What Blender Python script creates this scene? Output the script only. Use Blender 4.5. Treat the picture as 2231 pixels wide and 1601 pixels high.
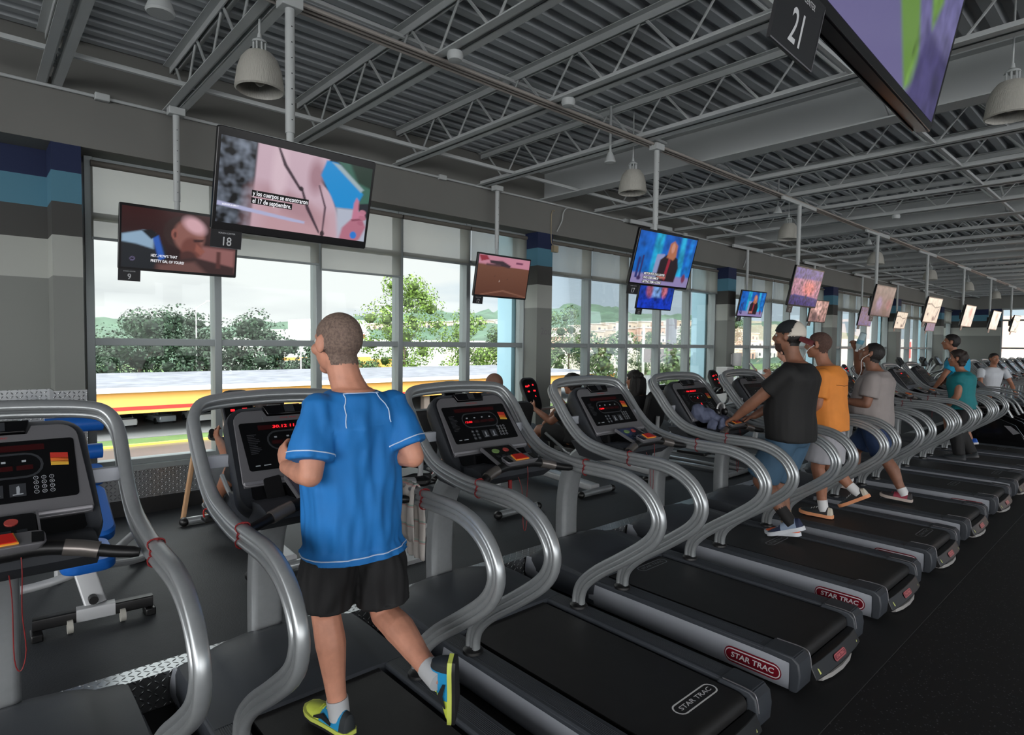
import bpy, bmesh, math, random
from mathutils import Vector, Matrix, noise
from mathutils.bvhtree import BVHTree
V = Vector
PI = math.pi
sc = bpy.context.scene
COL = sc.collection
for _o in list(bpy.data.objects):
    bpy.data.objects.remove(_o)

# ------------------------------------------------------------------ camera
cam_d = bpy.data.cameras.new('camera')
cam_d.sensor_width = 36.0
cam_d.lens = 1310.0 / 2231.0 * 36.0
cam_d.clip_end = 2000
cam = bpy.data.objects.new('camera', cam_d)
COL.objects.link(cam)
_r = V((0.741, -0.672, 0.012)).normalized()
_f = V((0.672, 0.740, -0.042))
_f = (_f - _r * _f.dot(_r)).normalized()
_u = _r.cross(_f)
cam.matrix_world = Matrix(((_r.x, _u.x, -_f.x, 0), (_r.y, _u.y, -_f.y, 0), (_r.z, _u.z, -_f.z, 1.7), (0, 0, 0, 1)))
sc.camera = cam

# ------------------------------------------------------------------ view, world, sun
sc.view_settings.view_transform = 'Standard'
sc.view_settings.look = 'None'
sc.view_settings.exposure = EXPO = 0.35
sc.view_settings.gamma = 1.0
sc.view_settings.use_curve_mapping = False
sc.cycles.max_bounces = 8
sc.cycles.diffuse_bounces = 4
sc.cycles.glossy_bounces = 3
sc.cycles.transmission_bounces = 4
sc.cycles.transparent_max_bounces = 12
sc.cycles.caustics_reflective = False
sc.cycles.caustics_refractive = False
sc.cycles.sample_clamp_indirect = 6.0
sc.cycles.use_denoising = True
SKY = 0.86
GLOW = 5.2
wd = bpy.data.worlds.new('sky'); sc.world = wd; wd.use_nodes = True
nt = wd.node_tree; nt.nodes.clear()
def N(nt, t, **k):
    n = nt.nodes.new(t)
    for a, b in k.items(): setattr(n, a, b)
    return n
def L(nt, a, b): nt.links.new(a, b)
def lin(c): return tuple(((x/255.0)/12.92 if x <= 10 else ((x/255.0+0.055)/1.055)**2.4) for x in c[:3]) + (1.0,)
def ramp(nt, fac, stops, interp='LINEAR'):
    r = N(nt, 'ShaderNodeValToRGB'); r.color_ramp.interpolation = interp
    e = r.color_ramp.elements
    while len(e) > 1: e.remove(e[-1])
    e[0].position = stops[0][0]; e[0].color = stops[0][1]
    for p, c in stops[1:]:
        q = e.new(p); q.color = c
    L(nt, fac, r.inputs[0]); return r.outputs[0]
def math_(nt, op, a, b=None):
    m = N(nt, 'ShaderNodeMath', operation=op)
    for i, x in enumerate((a, b)):
        if x is None: continue
        if isinstance(x, (int, float)): m.inputs[i].default_value = x
        else: L(nt, x, m.inputs[i])
    return m.outputs[0]
tc = N(nt, 'ShaderNodeTexCoord')
mp = N(nt, 'ShaderNodeMapping'); mp.inputs['Scale'].default_value = (1.2, 1.2, 6.0); mp.inputs['Location'].default_value = (0.3, 0.1, 0.2)
L(nt, tc.outputs['Generated'], mp.inputs[0])
nz = N(nt, 'ShaderNodeTexNoise'); nz.inputs['Scale'].default_value = 2.2; nz.inputs['Detail'].default_value = 5; nz.inputs['Roughness'].default_value = 0.5
L(nt, mp.outputs[0], nz.inputs['Vector'])
sx = N(nt, 'ShaderNodeSeparateXYZ'); L(nt, tc.outputs['Generated'], sx.inputs[0])
# clouds thin out from the left (north-west) to the right (east)
east = math_(nt, 'MULTIPLY', math_(nt, 'SUBTRACT', sx.outputs[0], 0.40), 1.1)
cl = math_(nt, 'SUBTRACT', nz.outputs['Fac'], east)
cloud = ramp(nt, cl, [(0.18, (0, 0, 0, 1)), (0.42, (1, 1, 1, 1))])
grey = ramp(nt, nz.outputs['Fac'], [(0.36, (0.80, 0.81, 0.83, 1)), (0.52, (1, 1, 1, 1))])
blue = ramp(nt, sx.outputs[2], [(0.0, (0.72, 0.83, 0.93, 1)), (0.4, (0.42, 0.58, 0.80, 1))])
mx = N(nt, 'ShaderNodeMix', data_type='RGBA')
L(nt, cloud, mx.inputs[0]); L(nt, blue, mx.inputs[6]); L(nt, grey, mx.inputs[7])
bg = N(nt, 'ShaderNodeBackground')
# an overcast sky is several times brighter overhead than at the horizon
zen = math_(nt, 'MULTIPLY', math_(nt, 'SUBTRACT', sx.outputs[2], 0.38), 5.0)
zen3 = math_(nt, 'MULTIPLY', math_(nt, 'MINIMUM', math_(nt, 'MAXIMUM', zen, 0.0), 1.0), 3.0)
# added bright patch of unseen sky behind the camera, brightens the interior
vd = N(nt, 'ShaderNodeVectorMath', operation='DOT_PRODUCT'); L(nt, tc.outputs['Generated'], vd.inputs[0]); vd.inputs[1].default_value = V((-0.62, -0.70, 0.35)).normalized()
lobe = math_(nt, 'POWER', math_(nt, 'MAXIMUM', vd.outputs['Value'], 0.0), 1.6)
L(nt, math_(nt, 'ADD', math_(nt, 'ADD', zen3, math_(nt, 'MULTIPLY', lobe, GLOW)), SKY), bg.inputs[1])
L(nt, mx.outputs[2], bg.inputs[0])
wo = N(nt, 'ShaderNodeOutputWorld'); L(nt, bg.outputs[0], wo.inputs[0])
sun_d = bpy.data.lights.new('sun', 'SUN'); sun_d.energy = 1.2; sun_d.angle = math.radians(12); sun_d.color = (1.0, 0.97, 0.93)
sun = bpy.data.objects.new('sun', sun_d); COL.objects.link(sun)
sun.location = (0, -20, 40)
sun.rotation_euler = V((-0.25, 0.62, -0.74)).to_track_quat('-Z', 'Y').to_euler()

# ------------------------------------------------------------------ materials
MATS = {}
def mat(name, col, rough=0.6, metal=0.0, spec=0.5, noise_amt=0.0, nscale=8.0, bump=0.0, bscale=60.0, emit=None, estr=1.0, coat=0.0, bstretch=None):
    if name in MATS: return MATS[name]
    m = bpy.data.materials.new(name); m.use_nodes = True
    t = m.node_tree; b = t.nodes['Principled BSDF']
    c = lin(col)
    b.inputs['Base Color'].default_value = c
    b.inputs['Roughness'].default_value = rough
    b.inputs['Metallic'].default_value = metal
    b.inputs['Specular IOR Level'].default_value = spec
    b.inputs['Coat Weight'].default_value = coat
    if noise_amt or bump:
        g = N(t, 'ShaderNodeTexCoord')
    if noise_amt:
        n = N(t, 'ShaderNodeTexNoise'); n.inputs['Scale'].default_value = nscale; n.inputs['Detail'].default_value = 4
        L(t, g.outputs['Object'], n.inputs['Vector'])
        lo = tuple(x*(1-noise_amt) for x in c[:3])+(1,); hi = tuple(min(1, x*(1+noise_amt)) for x in c[:3])+(1,)
        L(t, ramp(t, n.outputs['Fac'], [(0.3, lo), (0.7, hi)]), b.inputs['Base Color'])
    if bump:
        n2 = N(t, 'ShaderNodeTexNoise'); n2.inputs['Scale'].default_value = bscale; n2.inputs['Detail'].default_value = 3
        src = g.outputs['Object']
        if bstretch:
            mm = N(t, 'ShaderNodeMapping'); mm.inputs['Scale'].default_value = bstretch; L(t, src, mm.inputs[0]); src = mm.outputs[0]
        L(t, src, n2.inputs['Vector'])
        bp = N(t, 'ShaderNodeBump'); bp.inputs['Strength'].default_value = bump; bp.inputs['Distance'].default_value = 0.01
        L(t, n2.outputs['Fac'], bp.inputs['Height']); L(t, bp.outputs[0], b.inputs['Normal'])
    if emit:
        b.inputs['Emission Color'].default_value = lin(emit); b.inputs['Emission Strength'].default_value = estr
    MATS[name] = m
    return m
def position_z(t):
    g = N(t, 'ShaderNodeNewGeometry'); s = N(t, 'ShaderNodeSeparateXYZ'); L(t, g.outputs['Position'], s.inputs[0]); return s.outputs
def stripe_mat():
    m = mat('striped_wall_paint', (110, 114, 110), rough=0.75)
    t = m.node_tree; b = t.nodes['Principled BSDF']; z = position_z(t)[2]
    f = math_(t, 'DIVIDE', z, 5.0)
    st = [(0, (116, 119, 115)), (2.155, (158, 161, 155)), (2.48, (62, 62, 60)), (2.715, (74, 122, 142)), (2.952, (12, 28, 66)), (3.18, (118, 118, 114))]
    L(t, ramp(t, f, [(p/5.0, lin(c)) for p, c in st], 'CONSTANT'), b.inputs['Base Color'])
    return m
def diamond_mat():
    m = mat('diamond_plate', (165, 168, 170), rough=0.28, metal=0.95)
    t = m.node_tree; b = t.nodes['Principled BSDF']; s = position_z(t)
    u = math_(t, 'DIVIDE', s[0], 0.030); v = math_(t, 'DIVIDE', math_(t, 'ADD', s[1], s[2]), 0.030)
    fu = math_(t, 'SUBTRACT', math_(t, 'FRACT', u), 0.5); fv = math_(t, 'SUBTRACT', math_(t, 'FRACT', v), 0.5)
    par = math_(t, 'MODULO', math_(t, 'ADD', math_(t, 'FLOOR', u), math_(t, 'FLOOR', v)), 2.0)
    sg = math_(t, 'SUBTRACT', math_(t, 'MULTIPLY', math_(t, 'ABSOLUTE', par), 2.0), 1.0)
    sb = math_(t, 'MULTIPLY', sg, fv)
    p = math_(t, 'MULTIPLY', math_(t, 'ADD', fu, sb), 1.55); q = math_(t, 'MULTIPLY', math_(t, 'SUBTRACT', fu, sb), 4.6)
    d = math_(t, 'SUBTRACT', 1.0, math_(t, 'ADD', math_(t, 'MULTIPLY', p, p), math_(t, 'MULTIPLY', q, q)))
    h = math_(t, 'MAXIMUM', d, 0.0)
    bp = N(t, 'ShaderNodeBump'); bp.inputs['Strength'].default_value = 1.0; bp.inputs['Distance'].default_value = 0.004
    L(t, h, bp.inputs['Height']); L(t, bp.outputs[0], b.inputs['Normal'])
    return m
def speckle_mat():
    m = mat('speckled_rubber', (20, 20, 22), rough=0.6)
    t = m.node_tree; b = t.nodes['Principled BSDF']
    g = N(t, 'ShaderNodeNewGeometry'); vo = N(t, 'ShaderNodeTexVoronoi'); vo.inputs['Scale'].default_value = 95
    L(t, g.outputs['Position'], vo.inputs['Vector'])
    s = N(t, 'ShaderNodeSeparateColor'); L(t, vo.outputs['Color'], s.inputs[0])
    fl = math_(t, 'MULTIPLY', math_(t, 'GREATER_THAN', s.outputs[0], 0.86), math_(t, 'LESS_THAN', vo.outputs['Distance'], 0.33))
    L(t, ramp(t, fl, [(0, lin((17, 17, 19))), (1, lin((88, 90, 92)))]), b.inputs['Base Color'])
    return m
def screen_mat():
    m = bpy.data.materials.new('lit_screen'); m.use_nodes = True
    t = m.node_tree; b = t.nodes['Principled BSDF']
    b.inputs['Base Color'].default_value = (0.01, 0.01, 0.01, 1); b.inputs['Roughness'].default_value = 0.18
    a = N(t, 'ShaderNodeAttribute', attribute_name='Col')
    L(t, a.outputs['Color'], b.inputs['Emission Color']); b.inputs['Emission Strength'].default_value = 0.62
    return m
def glass_mat():
    m = bpy.data.materials.new('window_glass'); m.use_nodes = True
    t = m.node_tree; t.nodes.remove(t.nodes['Principled BSDF'])
    tr = N(t, 'ShaderNodeBsdfTransparent'); tr.inputs[0].default_value = (0.93, 0.96, 0.95, 1)
    gl = N(t, 'ShaderNodeBsdfGlossy'); gl.inputs['Roughness'].default_value = 0.02
    fr = N(t, 'ShaderNodeFresnel'); fr.inputs[0].default_value = 1.35
    mi = N(t, 'ShaderNodeMixShader'); L(t, math_(t, 'MULTIPLY', fr.outputs[0], 0.45), mi.inputs[0]); L(t, tr.outputs[0], mi.inputs[1]); L(t, gl.outputs[0], mi.inputs[2])
    L(t, mi.outputs[0], t.nodes['Material Output'].inputs[0])
    return m
def blind_mat():
    m = bpy.data.materials.new('blind_fabric'); m.use_nodes = True
    t = m.node_tree; t.nodes.remove(t.nodes['Principled BSDF'])
    tr = N(t, 'ShaderNodeBsdfTransparent'); tr.inputs[0].default_value = (1, 1, 1, 1)
    tl = N(t, 'ShaderNodeBsdfTranslucent'); tl.inputs[0].default_value = lin((168, 166, 160))
    df = N(t, 'ShaderNodeBsdfDiffuse'); df.inputs[0].default_value = lin((124, 124, 120))
    m1 = N(t, 'ShaderNodeMixShader'); m1.inputs[0].default_value = 0.5; L(t, tl.outputs[0], m1.inputs[1]); L(t, df.outputs[0], m1.inputs[2])
    m2 = N(t, 'ShaderNodeMixShader'); m2.inputs[0].default_value = 0.22; L(t, m1.outputs[0], m2.inputs[1]); L(t, tr.outputs[0], m2.inputs[2])
    L(t, m2.outputs[0], t.nodes['Material Output'].inputs[0])
    return m
M_STRIPE = stripe_mat(); M_DIA = diamond_mat(); M_SPK = speckle_mat(); M_SCR = screen_mat(); M_GLASS = glass_mat(); M_BLIND = blind_mat()
M_SILVER = mat('silver_paint', (166, 170, 172), rough=0.3, metal=0.55, noise_amt=0.04, nscale=30)
M_PANEL = mat('brushed_silver_panel', (168, 172, 180), rough=0.42, metal=0.25)
M_CHAR = mat('charcoal_plastic', (52, 56, 62), rough=0.5, bump=0.05, bscale=300)
M_CONS = mat('console_shell', (44, 47, 52), rough=0.55)
M_BLACK = mat('black_plastic', (16, 16, 17), rough=0.4)
M_BELT = mat('running_belt', (20, 19, 19), rough=0.55, noise_amt=0.25, nscale=14, bump=0.1, bscale=400)
M_GLOSS = mat('gloss_black', (9, 9, 11), rough=0.15)
M_BEZ = mat('bezel_silver', (124, 123, 127), rough=0.38, metal=0.5)
M_WHITE = mat('white_paint', (176, 180, 180), rough=0.55)
M_STEEL = mat('ceiling_steel', (188, 192, 192), rough=0.5, noise_amt=0.04, nscale=3)
M_DECK = mat('ceiling_deck', (172, 177, 180), rough=0.6, noise_amt=0.06, nscale=2)
M_WALL = mat('grey_wall_paint', (112, 112, 108), rough=0.8, noise_amt=0.04, nscale=2)
M_FRAME = mat('window_aluminium', (140, 147, 148), rough=0.45, metal=0.3)
M_RED = mat('red_plastic', (190, 30, 24), rough=0.4)
M_TIE = mat('dark_red_cord', (128, 22, 24), rough=0.5)
M_LED = mat('red_led', (60, 0, 0), rough=0.4, emit=(255, 30, 40), estr=1.6)
M_DRED = mat('dark_red_window', (48, 10, 12), rough=0.2)
M_WHT = mat('white_print', (225, 225, 225), rough=0.5)
M_LOGO = mat('logo_red', (120, 18, 34), rough=0.35)
M_YEL = mat('warning_yellow', (205, 210, 120), rough=0.5)
M_ORG = mat('amber_plastic', (240, 160, 60), rough=0.4)
M_GRN = mat('green_button', (120, 150, 90), rough=0.4)
M_RBTN = mat('red_button', (170, 70, 64), rough=0.4)
M_RUB = mat('platform_rubber', (44, 47, 51), rough=0.62, noise_amt=0.18, nscale=3, bump=0.15, bscale=120)
M_MAT = mat('smooth_rubber', (21, 22, 24), rough=0.65, noise_amt=0.1, nscale=30)
M_GPRINT = mat('grey_print', (120, 122, 126), rough=0.5)
M_DGREY = mat('dim_print', (46, 48, 52), rough=0.4)

# ------------------------------------------------------------------ mesh builder
def smoothpath(pts, k=4, closed=False):
    P = [V(p) for p in pts]; n = len(P); out = []
    for i in range(n if closed else n-1):
        a = P[(i-1) % n] if (closed or i > 0) else P[0]*2-P[1]
        b = P[i]; c = P[(i+1) % n]
        d = P[(i+2) % n] if (closed or i+2 < n) else P[-1]*2-P[-2]
        for j in range(k):
            t = j/k
            out.append(0.5*((2*b)+(c-a)*t+(2*a-5*b+4*c-d)*t*t+(3*b-a-3*c+d)*t*t*t))
    if not closed: out.append(P[-1].copy())
    return out
def interp(vals, n):
    out = []
    for i in range(n):
        t = i/(n-1)*(len(vals)-1); a = min(int(t), len(vals)-2); f = t-a
        out.append(vals[a]*(1-f)+vals[a+1]*f)
    return out
def circ(r, n=10, ry=None):
    ry = r if ry is None else ry
    return [(r*math.cos(2*PI*i/n), ry*math.sin(2*PI*i/n)) for i in range(n)]
def rrect(w, h, r, n=4):
    out = []
    for cx, cy, a0 in ((w/2-r, h/2-r, 0), (-w/2+r, h/2-r, 90), (-w/2+r, -h/2+r, 180), (w/2-r, -h/2+r, 270)):
        for i in range(n+1):
            a = math.radians(a0+90*i/n); out.append((cx+r*math.cos(a), cy+r*math.sin(a)))
    return out
TXT = {}
def text_geo(s, size=1.0, align='CENTER', shear=0.0, bold=0.0):
    k = (s, align, shear, bold)
    if k not in TXT:
        cu = bpy.data.curves.new('t', 'FONT'); cu.body = s; cu.size = 1.0; cu.align_x = align; cu.align_y = 'CENTER'; cu.shear = shear; cu.offset = bold; cu.resolution_u = 3
        ob = bpy.data.objects.new('t', cu); COL.objects.link(ob)
        bpy.context.view_layer.update()
        me = bpy.data.meshes.new_from_object(ob.evaluated_get(bpy.context.evaluated_depsgraph_get()))
        TXT[k] = ([tuple(v.co) for v in me.vertices], [tuple(p.vertices) for p in me.polygons])
        bpy.data.objects.remove(ob); bpy.data.curves.remove(cu); bpy.data.meshes.remove(me)
    vs, fs = TXT[k]
    return [(x*size, y*size) for x, y, z in vs], fs
class MB:
    def __init__(s): s.v = []; s.f = []; s.m = []; s.cur = 0
    def mat(s, i): s.cur = i; return s
    def add(s, vs, fs):
        o = len(s.v); s.v += [tuple(v) for v in vs]
        for f in fs: s.f.append(tuple(i+o for i in f)); s.m.append(s.cur)
        return s
    def box(s, c, d, rot=None):
        c = V(c); R = rot if rot is not None else Matrix.Identity(3)
        vs = [c+R @ V((x*d[0]/2, y*d[1]/2, z*d[2]/2)) for x in (-1, 1) for y in (-1, 1) for z in (-1, 1)]
        return s.add(vs, [(0, 1, 3, 2), (4, 6, 7, 5), (0, 4, 5, 1), (2, 3, 7, 6), (0, 2, 6, 4), (1, 5, 7, 3)])
    def ext(s, a, b):
        return s.box([(a[i]+b[i])/2 for i in range(3)], [abs(b[i]-a[i]) for i in range(3)])
    def loft(s, rings, caps=True, closed=False):
        n = len(rings[0]); vs = [p for r in rings for p in r]; fs = []
        m = len(rings)
        for i in range(m if closed else m-1):
            for j in range(n):
                a = i*n+j; b = i*n+(j+1) % n; k = ((i+1) % m)*n
                fs.append((a, b, k+(j+1) % n, k+j))
        if caps and not closed: fs.append(tuple(range(n-1, -1, -1))); fs.append(tuple((m-1)*n+j for j in range(n)))
        return s.add(vs, fs)
    def tube(s, pts, r=0.02, n=10, prof=None, up=None, closed=False, caps=True):
        P = [V(p) for p in pts]; m = len(P)
        T = []
        for i in range(m):
            a = P[i-1] if (i > 0 or closed) else P[i]; b = P[(i+1) % m] if (i < m-1 or closed) else P[i]
            T.append((b-a).normalized())
        u = V(up) if up is not None else (V((0, 0, 1)) if abs(T[0].z) < 0.9 else V((1, 0, 0)))
        u = (u-T[0]*u.dot(T[0])).normalized(); rings = []
        for i in range(m):
            if i > 0:
                q = T[i-1].rotation_difference(T[i]); u = q @ u; u = (u-T[i]*u.dot(T[i])).normalized()
            w = T[i].cross(u); ri = r[i] if isinstance(r, (list, tuple)) else r
            pr = prof if prof is not None else circ(1.0, n)
            k = ri if prof is None else (ri if isinstance(r, (list, tuple)) else 1.0)
            rings.append([P[i]+u*(a*k)+w*(b*k) for a, b in pr])
        return s.loft(rings, caps, closed)
    def cyl(s, a, b, r, r2=None, n=12): return s.tube([a, b], [r, r if r2 is None else r2], n)
    def lathe(s, prof, c, n=20, axis=(0, 0, 1)):
        ax = V(axis).normalized(); e = V((1, 0, 0)) if abs(ax.x) < 0.9 else V((0, 1, 0)); e = (e-ax*e.dot(ax)).normalized(); g = ax.cross(e); c = V(c)
        return s.loft([[c+ax*h+(e*math.cos(2*PI*i/n)+g*math.sin(2*PI*i/n))*max(r, 1e-4) for i in range(n)] for r, h in prof])
    def ell(s, c, r, n=14, m=9, rot=None):
        c = V(c); R = rot if rot is not None else Matrix.Identity(3); rings = []
        for i in range(m+1):
            t = -PI/2+PI*i/m; k = max(math.cos(t), 0.02)
            rings.append([c+R @ V((r[0]*k*math.cos(2*PI*j/n), r[1]*k*math.sin(2*PI*j/n), r[2]*math.sin(t))) for j in range(n)])
        return s.loft(rings)
    def prism(s, poly, a, b, axis='x'):
        def P(p, h): return (h, p[0], p[1]) if axis == 'x' else ((p[0], h, p[1]) if axis == 'y' else (p[0], p[1], h))
        return s.loft([[P(p, a) for p in poly], [P(p, b) for p in poly]])
    def plate(s, poly, fr, a, b):
        """polygon in the (u,v) of a frame, thickness a..b along its normal"""
        return s.loft([[fr(p[0], p[1], a) for p in poly], [fr(p[0], p[1], b) for p in poly]])
    def flat(s, poly, fr, h): return s.add([fr(p[0], p[1], h) for p in poly], [tuple(range(len(poly)))])
    def text(s, txt, fr, u, v, size, h, sx=1.0, **k):
        vs, fs = text_geo(txt, size, **k)
        return s.add([fr(u+x*sx, v+y, h) for x, y in vs], fs)
    def mesh(s, name, recalc=True):
        me = bpy.data.meshes.new(name); me.from_pydata(s.v, [], s.f)
        me.polygons.foreach_set('material_index', s.m)
        if recalc:
            bm = bmesh.new(); bm.from_mesh(me); bmesh.ops.recalc_face_normals(bm, faces=bm.faces); bm.to_mesh(me); bm.free()
        return me
    def build(s, name, mats, parent=None, smooth=35, bevel=0.0, recalc=True, seg=2):
        me = s.mesh(name, recalc)
        for m in (mats if isinstance(mats, (list, tuple)) else [mats]): me.materials.append(m)
        if smooth:
            me.polygons.foreach_set('use_smooth', [True]*len(me.polygons)); me.set_sharp_from_angle(angle=math.radians(smooth))
        o = bpy.data.objects.new(name, me); COL.objects.link(o)
        if parent is not None: o.parent = parent
        if bevel:
            b = o.modifiers.new('bevel', 'BEVEL'); b.width = bevel; b.segments = seg; b.limit_method = 'ANGLE'; b.angle_limit = math.radians(40)
            b.harden_normals = False
        return o
def frame(o, u, v):
    o = V(o); u = V(u).normalized(); v = V(v).normalized(); w = u.cross(v).normalized()
    return lambda a, b, c=0.0: o+u*a+v*b+w*c
def tag(o, label=None, cat=None, group=None, kind=None):
    if label: o['label'] = label
    if cat: o['category'] = cat
    if group: o['group'] = group
    if kind: o['kind'] = kind
    return o
def thing(name, loc, label, cat, group=None, rz=0.0):
    o = bpy.data.objects.new(name, None); COL.objects.link(o); o.location = loc; o.rotation_euler = (0, 0, rz); o.empty_display_size = 0.1
    return tag(o, label, cat, group)
def struct(mb, name, mats, label=None, **k):
    o = mb.build(name, mats, None, **k); o['kind'] = 'structure'; o['category'] = name.split('_')[0]
    o['label'] = label or name.replace('_', ' ')
    return o
KIDS = {}
def kids(o): return [c for c in bpy.data.objects if c.parent == o]
def dup(root, loc=None, label=None, rz=None):
    def rec(o, par):
        c = o.copy(); COL.objects.link(c)
        if par is not None:
            c.parent = par; c.matrix_parent_inverse = o.matrix_parent_inverse
        for k in tree[o.name]: rec(k, c)
        return c
    tree = {}
    def walk(o):
        tree[o.name] = kids(o)
        for k in tree[o.name]: walk(k)
    walk(root)
    r = rec(root, None)
    if loc is not None: r.location = loc
    if rz is not None: r.rotation_euler = (0, 0, rz)
    if label: r['label'] = label
    return r
ORD = ['first', 'second', 'third', 'fourth', 'fifth', 'sixth', 'seventh', 'eighth', 'ninth', 'tenth', 'eleventh', 'twelfth', 'thirteenth', 'fourteenth', 'fifteenth', 'sixteenth', 'seventeenth', 'eighteenth', 'nineteenth', 'twentieth', 'twenty-first', 'twenty-second', 'twenty-third', 'twenty-fourth', 'twenty-fifth', 'twenty-sixth', 'twenty-seventh', 'twenty-eighth']
def voxel_fuse(mb, name, m, parent, voxel=0.01, it=4, folds=None):
    """closed shapes of mb melted into one continuous skin"""
    me = mb.mesh(name); o = bpy.data.objects.new(name, me); COL.objects.link(o)
    r = o.modifiers.new('r', 'REMESH'); r.mode = 'VOXEL'; r.voxel_size = voxel; r.adaptivity = 0
    s = o.modifiers.new('s', 'SMOOTH'); s.iterations = it; s.factor = 0.5
    bpy.context.view_layer.update()
    n = bpy.data.meshes.new_from_object(o.evaluated_get(bpy.context.evaluated_depsgraph_get()))
    bpy.data.objects.remove(o); bpy.data.meshes.remove(me)
    if folds:
        nn = [v.normal.copy() for v in n.vertices]
        for v, q in zip(n.vertices, nn): v.co = v.co+q*folds(v.co, q)
        n.update()
    n.name = name; n.materials.clear()
    for x in (m if isinstance(m, (list, tuple)) else [m]): n.materials.append(x)
    n.polygons.foreach_set('use_smooth', [True]*len(n.polygons))
    ob = bpy.data.objects.new(name, n); COL.objects.link(ob)
    if parent is not None: ob.parent = parent; ob.matrix_parent_inverse = Matrix.Translation(parent.location).inverted() if parent.type == 'EMPTY' else Matrix.Identity(4)
    return ob
# ================================================================== THE ROOM
YW = 6.10      # glazing plane
YH = 5.78      # face of header, columns
PZ = 0.165     # platform height by the windows
ZH = 3.18      # underside of header
X0, X1 = -5.0, 29.0
PITCH = 5.22
struct(MB().ext((X0, -9, -0.25), (X1, 3.07, 0)), 'floor', M_SPK, 'black speckled rubber floor behind the treadmills')
o = MB().ext((X0, 0.98, 0.0), (X1, 3.065, 0.006)).build('floor_mat', M_MAT); tag(o, 'smooth dark rubber strip under the row of treadmills', 'floor', kind='structure'); o.name = 'floor.001'
struct(MB().ext((X0, 3.17, -0.2), (X1, 6.3, PZ)), 'floor', M_RUB, 'dark grey rubber floor of the raised platform by the windows')
n_ = MB(); n_.ext((X0, 3.066, 0.0), (X1, 3.17, PZ)); n_.ext((X0, 3.062, PZ-0.004), (X1, 3.18, PZ+0.003))
struct(n_, 'trim_1', M_DIA, 'bright diamond plate nosing along the platform edge')
# header over the windows, wall left of them, knee wall
w = MB(); w.ext((X0, YH, ZH), (X1, 6.3, 4.12)); struct(w, 'wall_window_header', M_WALL, 'grey wall band above the windows')
o = bpy.data.objects['wall_window_header']; o.name = 'wall_header'
w = MB(); w.ext((X0, YW, PZ), (0.72, 6.3, ZH)); struct(w, 'wall_left', M_STRIPE, 'wall left of the windows with blue and grey painted stripes')
w = MB(); w.ext((0.72, 6.04, PZ), (X1, 6.3, 0.60)); struct(w, 'wall_sill', M_WALL, 'low wall under the windows')
t1 = MB(); t1.ext((0.72, 6.02, 0.30), (X1, 6.045, 0.555)); struct(t1, 'trim_2', M_DIA, 'diamond plate band below the window sill')
t1 = MB(); t1.ext((X0, YW-0.02, PZ), (0.50, YW, 1.28)); t1.ext((0.488, YH-0.012, PZ), (0.702, YH+0.3, 1.285)); struct(t1, 'trim_3', M_DIA, 'diamond plate wainscot on the wall left of the windows')
t1 = MB(); t1.ext((0.72, 6.0, PZ), (X1, 6.03, 0.298)); struct(t1, 'baseboard_window', M_BLACK, 'black skirting below the diamond plate band')
t1 = MB(); t1.ext((0.72, 5.99, 0.555), (X1, 6.10, 0.60)); struct(t1, 'trim_4', M_FRAME, 'grey aluminium window sill')
COLX = [0.595, 5.83, 10.95, 16.2, 21.4, 26.6]
for i, cx in enumerate(COLX):
    w = MB(); hw = 0.095 if i == 0 else 0.13+0.012*i
    w.ext((cx-hw, YH, PZ), (cx+hw, 6.2, ZH))
    struct(w, 'wall_column', M_STRIPE, 'blue, white and grey striped column, %s from the left' % ORD[i])
    if i:
        b = MB(); b.ext((cx-0.20, 6.22, -7), (cx+0.36, 6.52, 4.3)); struct(b, 'wall_fin', mat('fin_blue', (182, 222, 238), rough=0.8), 'pale blue outside fin behind the %s column' % ORD[i])
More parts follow.
